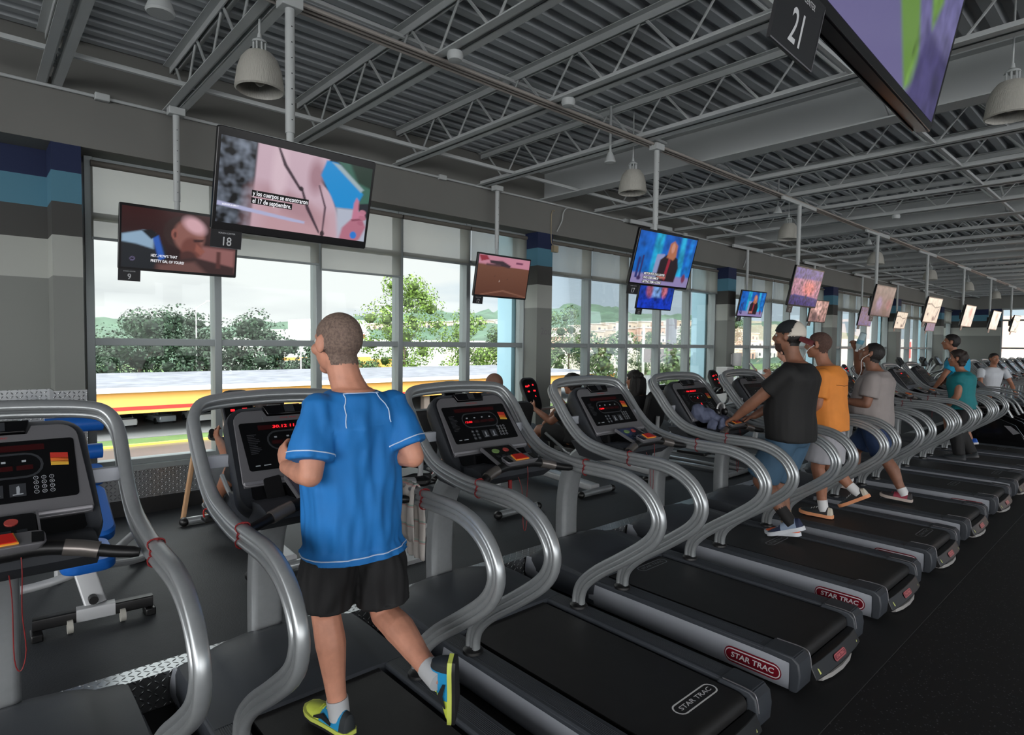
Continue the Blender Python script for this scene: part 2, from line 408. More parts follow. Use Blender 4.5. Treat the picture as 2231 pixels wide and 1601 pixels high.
# windows: bays of five panes
BAYS = [(0.765, 5.70), (6.12, 10.80), (11.30, 16.02), (16.42, 21.22), (21.62, 26.4), (26.85, 28.95)]
blindz = {0: [2.513, 2.48, 2.433, 2.666, 2.674], 1: [2.664, 2.66, 2.65, 2.68, 2.687]}
bi = 0
for k, (a, b) in enumerate(BAYS):
    root = thing('window', (a, YW, 0.6), '%s bay of tall aluminium windows from the left' % ORD[k], 'window'); root.name = 'window_%d' % (k+1); root['kind'] = 'structure'
    n = 5 if k < 5 else 2; st = (b-a)/n
    f = MB()
    for i in range(n+1): f.box((i*st, 0, 1.29), (0.062, 0.15, 2.58))
    for z, h in ((0.0, 0.05), (1.042, 0.062), (2.085, 0.05), (2.56, 0.06)): f.box(((b-a)/2, 0, z+0.02), (b-a+0.06, 0.12, h))
    f.build('window_frame', M_FRAME, root, bevel=0.004, seg=1)
    for i in range(n):
        g = MB()
        for z0, z1 in ((0.04, 1.03), (1.09, 2.08), (2.13, 2.54)): g.ext((i*st+0.03, -0.003, z0), ((i+1)*st-0.03, 0.003, z1))
        g.build('pane', M_GLASS, root, smooth=0)
    # roller blinds, one per pane
    for i in range(n):
        zb = blindz.get(k, [2.64]*5)[i]; xa = a+i*st+0.012; xb = a+(i+1)*st-0.012
        bl = thing('roller_blind', ((xa+xb)/2, 6.0, 3.12), 'translucent grey roller blind pulled a little way down, %s from the left' % (ORD[bi] if bi < len(ORD) else 'last'), 'blind', 'roller blinds along the window wall'); bi += 1
        hw = (xb-xa)/2; c = MB()
        wav = 0.004 if (k == 0 and i < 4) else 0.014
        nx, nz = 14, 8; vs = []
        for iz in range(nz+1):
            for ix in range(nx+1):
                u = ix/nx; z = (zb-3.12)*iz/nz
                vs.append((-hw+2*hw*u, wav*math.sin(u*17+iz*0.5+i*2)*math.sin(u*PI)+wav*0.5*math.sin(u*31+i), z))
        c.add(vs, [(iz*(nx+1)+ix, iz*(nx+1)+ix+1, (iz+1)*(nx+1)+ix+1, (iz+1)*(nx+1)+ix) for iz in range(nz) for ix in range(nx)])
        c.build('fabric', M_BLIND, bl, smooth=60, recalc=False)
        MB().box((0, 0, zb-3.12), (2*hw, 0.014, 0.022)).build('hem_bar', M_FRAME, bl)
        MB().cyl((-hw, 0, 0.0), (hw, 0, 0.0), 0.026).build('roller', mat('blind_roller', (96, 92, 86), rough=0.7), bl)
# end wall (far right) with its windows, back and left walls
w = MB(); w.ext((X1, 4.46, 0), (X1+0.2, 6.3, 4.2)); w.ext((X1, -9, 3.2), (X1+0.2, 4.46, 4.2)); w.ext((X1, -9, 0), (X1+0.2, 4.46, 0.55)); struct(w, 'wall_end', M_STRIPE, 'dark striped wall at the far end of the hall')
root = thing('window', (X1+0.1, 4.46, 0.55), 'bright windows in the far end wall', 'window'); root.name = 'window_7'; root['kind'] = 'structure'
f = MB()
for i in range(8): f.box((0, -i*1.9, 1.325), (0.12, 0.07, 2.65))
for z in (0.03, 1.15, 2.2, 2.62): f.box((0, -6.7, z), (0.1, 13.4, 0.06))
f.build('window_frame', M_FRAME, root)
for i in range(7): MB().ext((-0.003, -i*1.9-0.04, 0.06), (0.003, -(i+1)*1.9+0.04, 2.6)).build('pane', M_GLASS, root, smooth=0)
w = MB(); w.ext((X0, -9.2, 0), (X1, -9, 0.5)); w.ext((X0, -9.2, 3.5), (X1, -9, 4.2))
for i in range(8): w.ext((X0+i*4.8, -9.2, 0.5), (X0+i*4.8+0.5, -9, 3.5))
struct(w, 'wall_back', M_WALL, 'grey wall behind the camera with a strip of windows')
w = MB(); w.ext((X0-0.2, -9.2, 0), (X0, 6.3, 0.6)); w.ext((X0-0.2, -9.2, 3.5), (X0, 6.3, 4.2)); w.ext((X0-0.2, 5.5, 0.6), (X0, 6.3, 3.5)); w.ext((X0-0.2, -9.2, 0.6), (X0, -8.4, 3.5))
for i in range(1, 6): w.ext((X0-0.15, -8.4+i*2.3, 0.6), (X0-0.05, -8.3+i*2.3, 3.5))
struct(w, 'wall_side', M_WALL, 'side wall with tall windows beyond the left edge')
# ------------------------------------------------------------------ ceiling
ZJ, ZT = 3.60, 3.975
dk = MB(); prof = []; y = -9.0; p = 0.165
while y < 5.8:
    prof += [(y, ZT+0.005), (y+0.072, ZT+0.005), (y+0.092, ZT+0.05), (y+0.145, ZT+0.05)]; y += p
prof += [(y, ZT+0.01), (y, 4.14), (-9.0, 4.14)]
dk.prism(prof, X0, X1, 'x')
me_o = struct(dk, 'ceiling', M_DECK, 'corrugated grey steel roof deck', smooth=20)
JX = [0.50, 1.33, 2.42, 3.52, 4.70]
x = 6.85
while x < 28.5:
    if min(abs(x-c) for c in (5.80, 11.0, 16.2, 21.4, 26.6)) > 0.3: JX.append(x)
    x += 1.04
def make_joist(x, label, yend=5.77, detail=True):
    r = thing('ceiling_joist', (x, yend, ZJ), label, 'joist', 'open-web steel joists under the roof deck')
    b = MB(); b.ext((-0.078, -14.7, 0), (-0.012, 0, 0.006)); b.ext((-0.022, -14.7, 0), (-0.012, 0, 0.055)); b.ext((0.012, -14.7, 0), (0.078, 0, 0.006)); b.ext((0.012, -14.7, 0), (0.022, 0, 0.055))
    b.build('bottom_chord', M_STEEL, r, smooth=0)
    t = MB(); t.ext((-0.07, -14.7, 0.369), (0.07, 0, 0.375)); t.ext((-0.02, -14.7, 0.32), (-0.012, 0, 0.372)); t.ext((0.012, -14.7, 0.32), (0.02, 0, 0.372))
    for i in range(24): t.ext((-0.02, -0.3-0.62*i, 0.03), (0.02, -0.34-0.62*i, 0.037)) if i % 1 == 0 else None
    t.build('top_chord', M_STEEL, r, smooth=0)
    wv = MB(); pts = []; yy = -0.12
    while yy > -14.6:
        wv.cyl((0, yy, 0.34), (0, yy-0.27, 0.03), 0.011, n=6); wv.cyl((0, yy-0.33, 0.03), (0, yy-0.58, 0.34), 0.009, n=6); yy -= 0.62
    wv.build('web_rods', M_STEEL, r)
    return r
J0 = make_joist(JX[0], 'x')
J0['label'] = 'white open-web ceiling joist, first from the left, cut off at top left'
for i, x in enumerate(JX[1:]):
    dup(J0, (x, 5.77, ZJ), 'white open-web steel ceiling joist, %s from the left' % ORD[i+1])
for i, x in enumerate((5.80, 11.0, 16.2, 21.4, 26.6)):
    g = MB(); g.ext((-0.10, -14.7, 0), (0.10, 0, 0.014)); g.ext((-0.10, -14.7, 0.356), (0.10, 0, 0.37)); g.ext((-0.006, -14.7, 0.01), (0.006, 0, 0.36))
    r = thing('roof_beam', (x, 5.78, ZJ), 'deep solid white steel roof beam at the %s striped column' % ORD[i+1], 'beam', 'solid roof beams')
    g.build('girder', M_WHITE, r, smooth=0)
    d = MB()
    for yy in (-4.1, -9.2): d.cyl((-0.0, yy, 0.02), (-0.55, yy, 0.30), 0.014, n=6)
    d.build('diagonal_brace', M_STEEL, r)
for nm, y, z, r_, lab in (('bridging_rod', 5.15, ZJ+0.03, 0.016, 'thin white bridging angle running along the joists nearest the windows'), ('bridging_rod', 3.88, ZJ+0.32, 0.013, 'thin white bridging rod in the middle of the window-side bays'), ('bridging_rod', 1.6, ZJ+0.02, 0.014, 'thin white bridging angle nearer the camera'),
                         ('bridging_rod', -1.2, ZJ+0.3, 0.014, 'thin white bridging rod overhead')):
    m_ = MB(); m_.box(((X0+X1)/2, y, z), (X1-X0, r_*2, r_*2)); o = m_.build(nm, M_STEEL, None, smooth=0); tag(o, lab, 'ceiling rod')
m_ = MB()
for dy, dz in ((-0.035, -0.012), (0.0, -0.012), (0.04, -0.014)): m_.cyl((X0, 3.42+dy, ZJ+dz), (X1, 3.42+dy, ZJ+dz), 0.013, n=8)
tag(m_.build('conduit_bundle', mat('rusty_conduit', (150, 144, 138), rough=0.5), None), 'bundle of three conduits under the joists above the front row of televisions', 'conduit')
m_ = MB(); m_.cyl((X0, YH-0.02, 3.585), (X1, YH-0.02, 3.585), 0.013, n=8)
cr = thing('wall_conduit', (0, YH-0.02, 3.585), 'white conduit with junction boxes along the top of the window wall', 'conduit')
m_ = MB(); m_.cyl((X0, 0, 0), (X1, 0, 0), 0.013, n=8); m_.build('pipe', M_WHITE, cr)
for x in (0.83, 4.1, 7.55, 9.2, 12.5, 15.0): MB().box((x, -0.01, 0.0), (0.10, 0.05, 0.055)).build('junction_box', M_WHITE, cr, bevel=0.006)
# loose cables on the header near columns
for i, (x, lab) in enumerate(((6.0, 'loose white cable hanging from the conduit near the second column'), (11.3, 'loose white cable hanging near the third column'))):
    m_ = MB(); m_.tube(smoothpath([(x+0.3, YH-0.03, 3.58), (x+0.2, YH-0.03, 3.56), (x+0.13, YH-0.04, 3.48), (x+0.12, YH-0.03, 3.38), (x+0.02, YH-0.03, 3.22)]), 0.008, 6)
    tag(m_.build('hanging_cable', M_WHITE, None), lab, 'cable')
m_ = MB(); m_.tube(smoothpath([(5.99, YH-0.012, 3.5), (5.93, YH-0.012, 3.46), (5.93, YH-0.012, 3.1), (5.97, YH-0.012, 3.03)]), 0.006, 6); m_.box((5.985, YH-0.03, 2.98), (0.09, 0.05, 0.09))
tag(m_.build('alarm_box', mat('beige_box', (150, 138, 112), rough=0.6), None), 'small beige box with a cable on the second striped column', 'wall box')
# ------------------------------------------------------------------ bell lamps
def bell(loc, label, dup_of=None):
    if dup_of: return dup(dup_of, loc, label)
    r = thing('pendant_lamp', loc, label, 'lamp', 'prismatic bell pendant lamps')
    gm = mat('prismatic_glass', (172, 170, 162), rough=0.35, bump=0.5, bscale=25, bstretch=(6, 6, 0.6))
    MB().lathe([(0.045, 0.105), (0.075, 0.10), (0.105, 0.06), (0.125, 0.0), (0.135, -0.07), (0.14, -0.11), (0.13, -0.118), (0.115, -0.06), (0.09, 0.02), (0.04, 0.07)], (0, 0, 0), 28).build('shade', gm, r)
    MB().ell((0, 0, -0.03), (0.04, 0.04, 0.06)).build('bulb', mat('lamp_bulb', (190, 186, 170), rough=0.3), r)
    c = MB()
    for i in range(8):
        a = 2*PI*i/8; c.cyl((0.035*math.cos(a), 0.035*math.sin(a), 0.10), (0.035*math.cos(a), 0.035*math.sin(a), 0.165), 0.006, n=5)
    c.lathe([(0.045, 0.16), (0.04, 0.175), (0.015, 0.19), (0.01, 0.22)], (0, 0, 0), 12)
    c.build('neck_cage', M_WHITE, r)
    MB().cyl((0, 0, 0.21), (0, 0, ZT-3.3), 0.006, n=6).build('stem', M_STEEL, r)
    return r
b0 = bell((1.33, 3.74, 3.30), 'large prismatic bell lamp above the big television numbered 18')
for i, (x, y, lab) in enumerate(((4.90, 3.66, 'bell lamp hanging beside the pole of the news television'), (5.0, 0.77, 'bell lamp at the right edge of the picture'), (8.55, 3.7, 'bell lamp beside the basketball television pole'), (12.2, 3.7, 'bell lamp in the middle distance over the treadmills'),
     (15.8, 3.7, 'bell lamp far down the hall, before the last two'), (19.4, 3.7, 'second-last bell lamp far down the hall'), (23.0, 3.7, 'farthest bell lamp at the end of the hall'))): bell((x, y, 3.30), lab, b0)
for x, y, z, r_, lab in ((0.83, 3.84, 3.50, 0.075, 'white cone speaker at the top left of the ceiling'), (4.63, 3.73, 3.45, 0.055, 'small white cone fitting left of the second bell lamp'), (8.2, 3.7, 3.5, 0.055, 'small white cone fitting farther down the hall'), (11.8, 3.7, 3.5, 0.055, 'small white cone fitting in the distance')):
    r = thing('ceiling_speaker', (x, y, z), lab, 'ceiling fitting')
    MB().lathe([(r_*0.35, r_*1.6), (r_*0.5, r_*1.4), (r_*0.95, 0.01), (r_, 0), (r_*0.9, -0.012)], (0, 0, 0), 24).build('cone', M_WHITE, r)
    MB().cyl((0, 0, r_*1.5), (0, 0, ZT-z), 0.012, n=8).build('stem', M_WHITE, r)
for x, y, lab in ((2.42, 3.38, 'small round detector under the third joist'), (3.52, 3.38, 'small round detector under the fourth joist'), (9.97, 2.9, 'small detector over the far treadmills')):
    tag(MB().lathe([(0.05, 0.03), (0.055, 0), (0.045, -0.025), (0.02, -0.03)], (x, y-0.12, ZJ-0.028), 16).build('smoke_detector', M_WHITE, None), lab, 'detector')
# ================================================================== TREADMILLS
RAILP = [(-0.023*0+0, 0)]
_hb = [0.039, 0.0365, 0.031, 0.021, 0.014, 0.0115, 0.006, 0, -0.006, -0.0115, -0.014, -0.021, -0.031, -0.0365, -0.039]
_ha = [0.004, 0.014, 0.021, 0.0225, 0.018, 0.0115, 0.0155, 0.0165, 0.0155, 0.0115, 0.018, 0.0225, 0.021, 0.014, 0.004]
RAILP = [(a, b) for a, b in zip(_ha, _hb)]+[(-a, b) for a, b in zip(reversed(_ha), reversed(_hb))]
YC = 2.1
SIDE = [(2.235, .195), (2.232, .27), (2.195, .345), (2.09, .442), (1.92, .562), (1.775, .675), (1.718, .758), (1.716, .835), (1.765, .915), (1.852, .972), (1.964, 1.0), (2.10, 1.004), (2.265, 1.006), (2.40, 1.022), (2.53, 1.050), (2.63, 1.105), (2.72, 1.19), (2.80, 1.29)]
def rail_path():
    a = [V((-0.385, y-YC, z)) for y, z in SIDE]
    c = [V((-0.378, 0.750, 1.345)), V((-0.355, 0.785, 1.385)), V((-0.31, 0.805, 1.408)), V((-0.2, 0.818, 1.420)), V((0, 0.825, 1.426))]
    l = a+c
    r = [V((-p.x, p.y, p.z)) for p in reversed(l[:-1])]
    return smoothpath(l+r, 3)
CP = 0.68      # console tilt
CC = V((0, 2.70-YC, 1.206))
cfr = frame(CC, (1, 0, 0), (0, math.sin(CP), math.cos(CP)))   # normal = u x v = towards the runner
def logo_badge(mb, fr, cu, cv, w, h, hh, txtmat=1, field=0, txt='STAR TRAC', size=None):
    """capsule with outline and lettering: field, white ring, field, letters"""
    r = h/2
    def cap(w, h, n=8):
        r = h/2; o = []
        for cx, a0 in ((w/2-r, -90), (-w/2+r, 90)):
            for i in range(n+1):
                a = math.radians(a0+180*i/n); o.append((cu+cx+r*math.cos(a), cv+r*math.sin(a)))
        return o
    mb.mat(field).flat(cap(w, h), fr, hh); mb.mat(txtmat).flat(cap(w*0.96, h*0.80), fr, hh+0.0006); mb.mat(field).flat(cap(w*0.93, h*0.66), fr, hh+0.0012)
    mb.mat(txtmat).text(txt, fr, cu, cv, size or h*0.47, hh+0.0018, sx=1.12, shear=0.12, bold=0.022)
def make_treadmill():
    R = thing('treadmill', (2.18, YC, 0), 'x', 'treadmill', 'silver treadmills in a long row')
    yr, yf = 1.15-YC, 3.05-YC
    # ---- side panels with badge
    for s in (-1, 1):
        p = MB(); poly = [(yr+0.035, 0.022), (yr+0.03, 0.10), (yr+0.035, 0.172), (yf-0.4, 0.178), (yf-0.03, 0.180), (yf, 0.165), (yf+0.004, 0.10), (yf-0.005, 0.055), (yf-0.05, 0.035), (yf-0.3, 0.022)]
        # the outer face bulges: it looks up at the top and down at the bottom
        def panel_x(z): return 0.4365-0.55*max(0, z-0.115)**1.0*0.42-0.0*z-1.6*max(0, 0.06-z)**1.3
        zs = [0.022, 0.035, 0.05, 0.07, 0.095, 0.12, 0.14, 0.158, 0.170, 0.178]
        def endy(z, a): return a+(0.012 if z < 0.03 or z > 0.165 else 0)
        p.loft([[(s*0.410, yy(z), z) if False else (s*panel_x(z), yy(z), z) for z in zs]+[(s*0.405, yy(0.17), 0.178), (s*0.405, yy(0.03), 0.022)] for yy in (lambda z: endy(z, yr+0.032), lambda z: -0.5, lambda z: 0.0, lambda z: 0.5, lambda z: yf-0.25, lambda z: yf-0.03-0.25*max(0, 0.06-z), lambda z: yf+0.004-0.8*max(0, 0.06-z))])
        sp = p.build('side_panel', M_PANEL, R, bevel=0.004)
        fr = frame((s*0.4362, 0, 0), (0, -s*-1 if s > 0 else -1, 0), (0, 0, 1))
        b = MB(); logo_badge(b, fr, (0.72 if s < 0 else -0.72), 0.094, 0.30, 0.082, 0.0005)
        b.build('badge', [M_LOGO, M_WHT], sp, smooth=0, recalc=False)
    # ---- rear end caps and foot rails
    for s in (-1, 1):
        f = MB()
        f.prism([(s*0.438, 0.172), (s*0.438, 0.190), (s*0.430, 0.198), (s*0.325, 0.198), (s*0.318, 0.190), (s*0.318, 0.172)], yr+0.02, 0.62, 'y')
        for k in range(9): f.ext((s*(0.345+k*0.008), yr+0.2, 0.197), (s*(0.349+k*0.008), 0.35, 0.1995))
        f.build('foot_rail', M_CHAR, R, bevel=0.003)
        c = MB(); c.prism([(yr-0.005, 0.05), (yr-0.01, 0.12), (yr, 0.175), (yr+0.03, 0.200), (yr+0.17, 0.203), (yr+0.19, 0.172), (yr+0.045, 0.165), (yr+0.045, 0.03), (yr+0.01, 0.03)], s*0.300, s*0.440, 'x')
        c.build('end_cap', M_CHAR, R, bevel=0.008, seg=3)
        g = MB(); g.tube(smoothpath([(s*0.312, yr+0.16, 0.2045), (s*0.308, yr+0.03, 0.2035), (s*0.308, yr+0.0, 0.18), (s*0.31, yr-0.011, 0.12)]), 0.003, 6)
        g.build('cap_trim', M_BEZ, R)
    # ---- belt
    b = MB(); prof = [(0.62, 0.187), (yr+0.12, 0.187)]
    for i in range(9):
        a = math.radians(90+180*i/8); prof.append((yr+0.075+0.045*math.cos(a), 0.142+0.045*math.sin(a)))
    prof += [(0.62, 0.097)]
    b.prism(prof, -0.285, 0.285, 'x'); be = b.build('belt', M_BELT, R)
    t = MB(); fr = frame((0, 0, 0.1875), (0, -1, 0), (1, 0, 0)); fr2 = frame((0, 0, 0.1878), (1, 0, 0), (0, 1, 0))
    def cap(w, h, cu, cv, n=8):
        o = []
        for cx, a0 in ((w/2-h/2, -90), (-w/2+h/2, 90)):
            for i in range(n+1):
                a = math.radians(a0+180*i/n); o.append((cu+cx+h/2*math.cos(a), cv+h/2*math.sin(a)))
        return o
    o1, o2 = cap(0.30, 0.072, 0.1, 0, 8), cap(0.285, 0.057, 0.1, 0, 8)
    base = len(t.v); t.add([fr2(0.0+a, -0.80+c, 0) for a, c in o1]+[fr2(a, -0.80+c, 0) for a, c in o2], [(i, (i+1) % len(o1), len(o1)+(i+1) % len(o1), len(o1)+i) for i in range(len(o1))])
    t.text('STAR TRAC', fr2, 0.1, -0.80, 0.034, 0.0, sx=1.35, shear=0.15, bold=0.01)
    t.build('belt_print', M_GPRINT, be, smooth=0, recalc=False)
    MB().ext((-0.30, yr+0.02, 0.03), (0.30, 0.70, 0.090)).build('deck_frame', M_BLACK, R)
    # dark slots beside belt
    # ---- rear cover
    c = MB(); c.loft([[(x, y, z) for y, z in ((yr-0.020-d, 0.045), (yr-0.034-d, 0.060), (yr-0.004-d*0.6, 0.122), (yr+0.03, 0.125), (yr+0.03, 0.045))] for x, d in ((-0.30, 0), (-0.2, 0.012), (0, 0.018), (0.2, 0.012), (0.30, 0))])
    rc = c.build('rear_cover', M_BLACK, R, bevel=0.003)
    bd = MB(); fr = frame((0, yr-0.0340, 0.091), (1, 0, 0), (0, 0.037, 0.062)); bd.mat(0)
    logo_badge(bd, fr, 0.0, 0.0, 0.15, 0.036, 0.0015); bd.build('badge', [M_LOGO, mat('badge_pink', (210, 120, 120), rough=0.5)], rc, smooth=0, recalc=False)
    for s in (-1, 1):
        bd = MB(); bd.flat([(s*0.235-0.02, -0.014), (s*0.235+0.02, -0.014), (s*0.235+0.02, 0.014), (s*0.235-0.02, 0.014)], lambda a, b_, c_: fr(a, b_, -0.009), 0)
        bd.build('warning_sticker', M_YEL, rc, smooth=0, recalc=False)
    c = MB(); c.loft([[(x, yr-0.005-d, 0.012), (x, yr-0.026-d, 0.020), (x, yr-0.022-d, 0.040), (x, yr+0.03, 0.042), (x, yr+0.03, 0.012)] for x, d in ((-0.2, 0), (-0.12, 0.018), (0, 0.026), (0.12, 0.018), (0.2, 0))])
    c.build('rear_bumper', mat('bumper_grey', (150, 148, 146), rough=0.5), R)
    # ---- motor hood
    h = MB(); rings = []
    for y, zc, ze, hw in ((2.42, 0.205, 0.200, 0.436), (2.50, 0.232, 0.204, 0.437), (2.62, 0.258, 0.214, 0.437), (2.80, 0.276, 0.222, 0.437), (2.94, 0.272, 0.222, 0.436), (3.03, 0.25, 0.205, 0.425), (3.075, 0.21, 0.175, 0.40), (3.09, 0.14, 0.12, 0.38), (3.08, 0.05, 0.05, 0.38)):
        ring = [(-hw, y-YC, 0.04), (-hw, y-YC, ze-0.035)]
        for u, k in ((-0.97, 0), (-0.9, 0.12), (-0.74, 0.2), (-0.66, 0.55), (-0.5, 0.9), (-0.25, 1), (0, 1), (0.25, 1), (0.5, 0.9), (0.66, 0.55), (0.74, 0.2), (0.9, 0.12), (0.97, 0)): ring.append((u*hw, y-YC, ze+(zc-ze)*k))
        ring += [(hw, y-YC, ze-0.035), (hw, y-YC, 0.04)]
        if y > 2.95: ring = [(a*(1-0.0), b-abs(a)/0.4*0.03 if abs(a) > 0.2 else b, c) for a, b, c in ring]
        rings.append(ring)
    h.loft(rings); hd = h.build('motor_hood', M_CHAR, R, smooth=50)
    e = MB(); fr = frame((0, 2.56-YC, 0.2502), (1, 0, 0), (0, 0.977, 0.211))
    o1, o2 = cap(0.30, 0.074, 0, 0), cap(0.29, 0.064, 0, 0); nn = len(o1)
    e.add([fr(a, c, 0) for a, c in o1]+[fr(a, c, 0) for a, c in o2], [(i, (i+1) % nn, nn+(i+1) % nn, nn+i) for i in range(nn)]); e.text('STAR TRAC', fr, 0, 0, 0.036, 0, sx=1.4, shear=0.15)
    e.build('embossed_logo', M_DGREY, hd, smooth=0, recalc=False)
    # ---- pedestal
    p = MB(); pr = rrect(0.105, 0.155, 0.03)
    p.tube(smoothpath([(0, 3.06-YC, 0.19), (0, 3.062-YC, 0.40), (0, 3.05-YC, 0.58), (0, 3.01-YC, 0.74), (0, 2.93-YC, 0.86), (0, 2.78-YC, 0.955), (0, 2.62-YC, 1.01)]), 1, prof=pr, up=(0, 1, 0))
    p.build('pedestal', M_SILVER, R, smooth=40)
    # ---- handrail hoop + boots + ties
    MB().tube(rail_path(), 1, prof=RAILP, up=(1, 0, 0)).build('handrail', M_SILVER, R, smooth=60)
    for s in (-1, 1):
        MB().lathe([(0.052, 0.0), (0.05, 0.014), (0.036, 0.024), (0.03, 0.026)], (s*0.385, 2.235-YC, 0.196), 18).build('rail_boot', M_BLACK, R)
        t = MB()
        for k, dz in ((0, 0.002), (1, -0.012)):
            pts = [(s*0.385+a*1.16, 2.20-YC+0.01*math.sin(j*0.7)*k, 1.006+b*1.10+dz*0.3) for j, (a, b) in enumerate(RAILP)]
            t.tube(pts, 0.0022, 5, closed=True, up=(0, 1, 0))
        t.build('red_tie', M_TIE, R)
        k = MB(); k.ext((s*0.265, 0.61, 1.15), (s*0.378, 0.635, 1.205)); k.build('rail_bracket', M_PANEL, R, bevel=0.004)
    # ---- console
    C = thing  # parts below hang on the console shell
    def outline(sx=1.0, sy=1.0, du=0.0):
        o = []
        def arc(cx, cy, r, a0, a1, n=6):
            for i in range(n+1):
                a = math.radians(a0+(a1-a0)*i/n); o.append(((cx+r*math.cos(a))*sx, (cy+r*math.sin(a))*sy))
        arc(0.185, 0.125, 0.085, 8, 90); arc(-0.185, 0.125, 0.085, 90, 172)
        arc(-0.195, -0.215, 0.095, 185, 262); arc(0.195, -0.215, 0.095, -82, -5)
        return o
    sh = MB(); rings = []
    for d, k in ((0.030, 0.965), (0.034, 0.985), (0.020, 1.0), (-0.03, 1.0), (-0.07, 0.93), (-0.095, 0.78)):
        rings.append([cfr(a, b, d) for a, b in outline(k, k)])
    sh.loft(rings)
    # deep belly below the tray
    sh.loft([[V((x*k, y-YC, z)) for y, z in ((2.62, 1.03), (2.42, 1.045), (2.35, 1.03), (2.33, 0.995), (2.40, 0.945), (2.58, 0.915), (2.72, 0.93), (2.80, 1.02))] for x, k in ((-0.27, 0.93), (-0.24, 1), (-0.1, 1), (0.1, 1), (0.24, 1), (0.27, 0.93))])
    con = sh.build('console_shell', M_CONS, R, smooth=45)
    # recessed tray (black), bezel, display
    tr = MB(); tr.plate([(-0.235, -0.175), (-0.24, -0.235), (-0.20, -0.275), (0.20, -0.275), (0.24, -0.235), (0.235, -0.175)], cfr, 0.0345, 0.0375); tr.build('tray', M_GLOSS, con, smooth=0)
    bz = MB(); outer = []
    def arc2(o, cx, cy, r, a0, a1, n=5):
        for i in range(n+1):
            a = math.radians(a0+(a1-a0)*i/n); o.append((cx+r*math.cos(a), cy+r*math.sin(a)))
    o = []; arc2(o, 0.185, 0.125, 0.058, 5, 90); o += [(0.108, 0.183), (0.095, 0.150), (-0.095, 0.150), (-0.108, 0.183)]; arc2(o, -0.185, 0.125, 0.058, 90, 175); arc2(o, -0.245, -0.165, 0.022, 180, 268, 3); arc2(o, 0.245, -0.165, 0.022, -88, 0, 3)
    bz.plate(o, cfr, 0.036, 0.046); bz.loft([[cfr(-0.262, -0.165-0.020*math.sin(a)*1.0, 0.030+0.022*math.cos(a)) for a in [PI*i/6 for i in range(7)]], [cfr(0.262, -0.165-0.020*math.sin(a), 0.030+0.022*math.cos(a)) for a in [PI*i/6 for i in range(7)]]])
    bz.build('bezel', M_BEZ, con, smooth=40, bevel=0.002)
    d = MB(); d.plate([(a, b) for a, b in rrect(0.455, 0.238, 0.012)], cfr, 0.040, 0.048); dp = d.build('display', M_GLOSS, con, smooth=0)
    H = 0.0486
    g = MB(); g.mat(0)  # 0 dim 1 red dark 2 white-ish 3 heat chart a 4 chart b 5 led
    g.mat(1).flat([(-0.15, 0.078), (0.14, 0.078), (0.14, 0.102), (-0.15, 0.102)], cfr, H)
    oo, ii = [], []
    arc2(oo, 0.085, 0.02, 0.05, -90, 90, 8); arc2(oo, -0.075, 0.02, 0.05, 90, 270, 8); arc2(ii, 0.085, 0.02, 0.042, -90, 90, 8); arc2(ii, -0.075, 0.02, 0.042, 90, 270, 8); nn = len(oo)
    g.mat(0).add([cfr(a, b, H) for a, b in oo+ii], [(i, (i+1) % nn, nn+(i+1) % nn, nn+i) for i in range(nn)])
    for k in range(4): g.mat(1).flat([(-0.105+k*0.055, 0.002), (-0.06+k*0.055, 0.002), (-0.06+k*0.055, 0.02), (-0.105+k*0.055, 0.02)], cfr, H); g.mat(2).flat([(-0.09+k*0.055, 0.033), (-0.078+k*0.055, 0.033), (-0.078+k*0.055, 0.041), (-0.09+k*0.055, 0.041)], cfr, H)
    for k, (m_, a, b) in enumerate(((3, 0.0, 0.022), (4, 0.022, 0.036), (5, 0.036, 0.05))):
        g.mat(m_).flat([(0.155, 0.062-a*1.0), (0.206, 0.056-a*0.8), (0.206, 0.056-b*0.86-0.008), (0.155, 0.062-b*1.05)], cfr, H)
    for i in range(4):
        for j in range(3):
            o = []; arc2(o, 0.11+j*0.022, -0.034-i*0.018, 0.0072, 0, 330, 9); q = []; arc2(q, 0.11+j*0.022, -0.034-i*0.018, 0.0055, 0, 330, 9)
            g.mat(2).add([cfr(a, b, H) for a, b in o+q], [(t_, (t_+1) % 10, 10+(t_+1) % 10, 10+t_) for t_ in range(10)])
            g.text('123456789-0+'[i*3+j], cfr, 0.11+j*0.022, -0.034-i*0.018, 0.009, H)
    for i in range(3):
        for j in range(2):
            o = []; arc2(o, -0.085+j*0.03, -0.052-i*0.022, 0.011, 0, 330, 9); g.mat(0).flat(o, cfr, H); g.mat(2).flat([(-0.09+j*0.03, -0.054-i*0.022), (-0.08+j*0.03, -0.054-i*0.022), (-0.08+j*0.03, -0.050-i*0.022), (-0.09+j*0.03, -0.050-i*0.022)], cfr, H+0.0003)
    for cx in (0.0, 0.06):   # little figures on the preset keys
        g.mat(0).flat([(cx-0.022, -0.098), (cx+0.022, -0.098), (cx+0.022, -0.050), (cx-0.022, -0.050)], cfr, H)
        g.mat(2).flat([(cx-0.004, -0.088), (cx+0.004, -0.088), (cx+0.006, -0.07), (cx+0.003, -0.058), (cx-0.004, -0.062)], cfr, H+0.0004); g.flat([(cx-0.014, -0.093), (cx+0.014, -0.091), (cx+0.014, -0.087), (cx-0.014, -0.089)], cfr, H+0.0004)
    for k in range(12): g.mat(0).flat([(-0.205, 0.058-k*0.0085), (-0.205+0.05*(0.8+0.2*math.sin(k*5)), 0.058-k*0.0085), (-0.205+0.05*(0.8+0.2*math.sin(k*5)), 0.054-k*0.0085), (-0.205, 0.054-k*0.0085)], cfr, H)
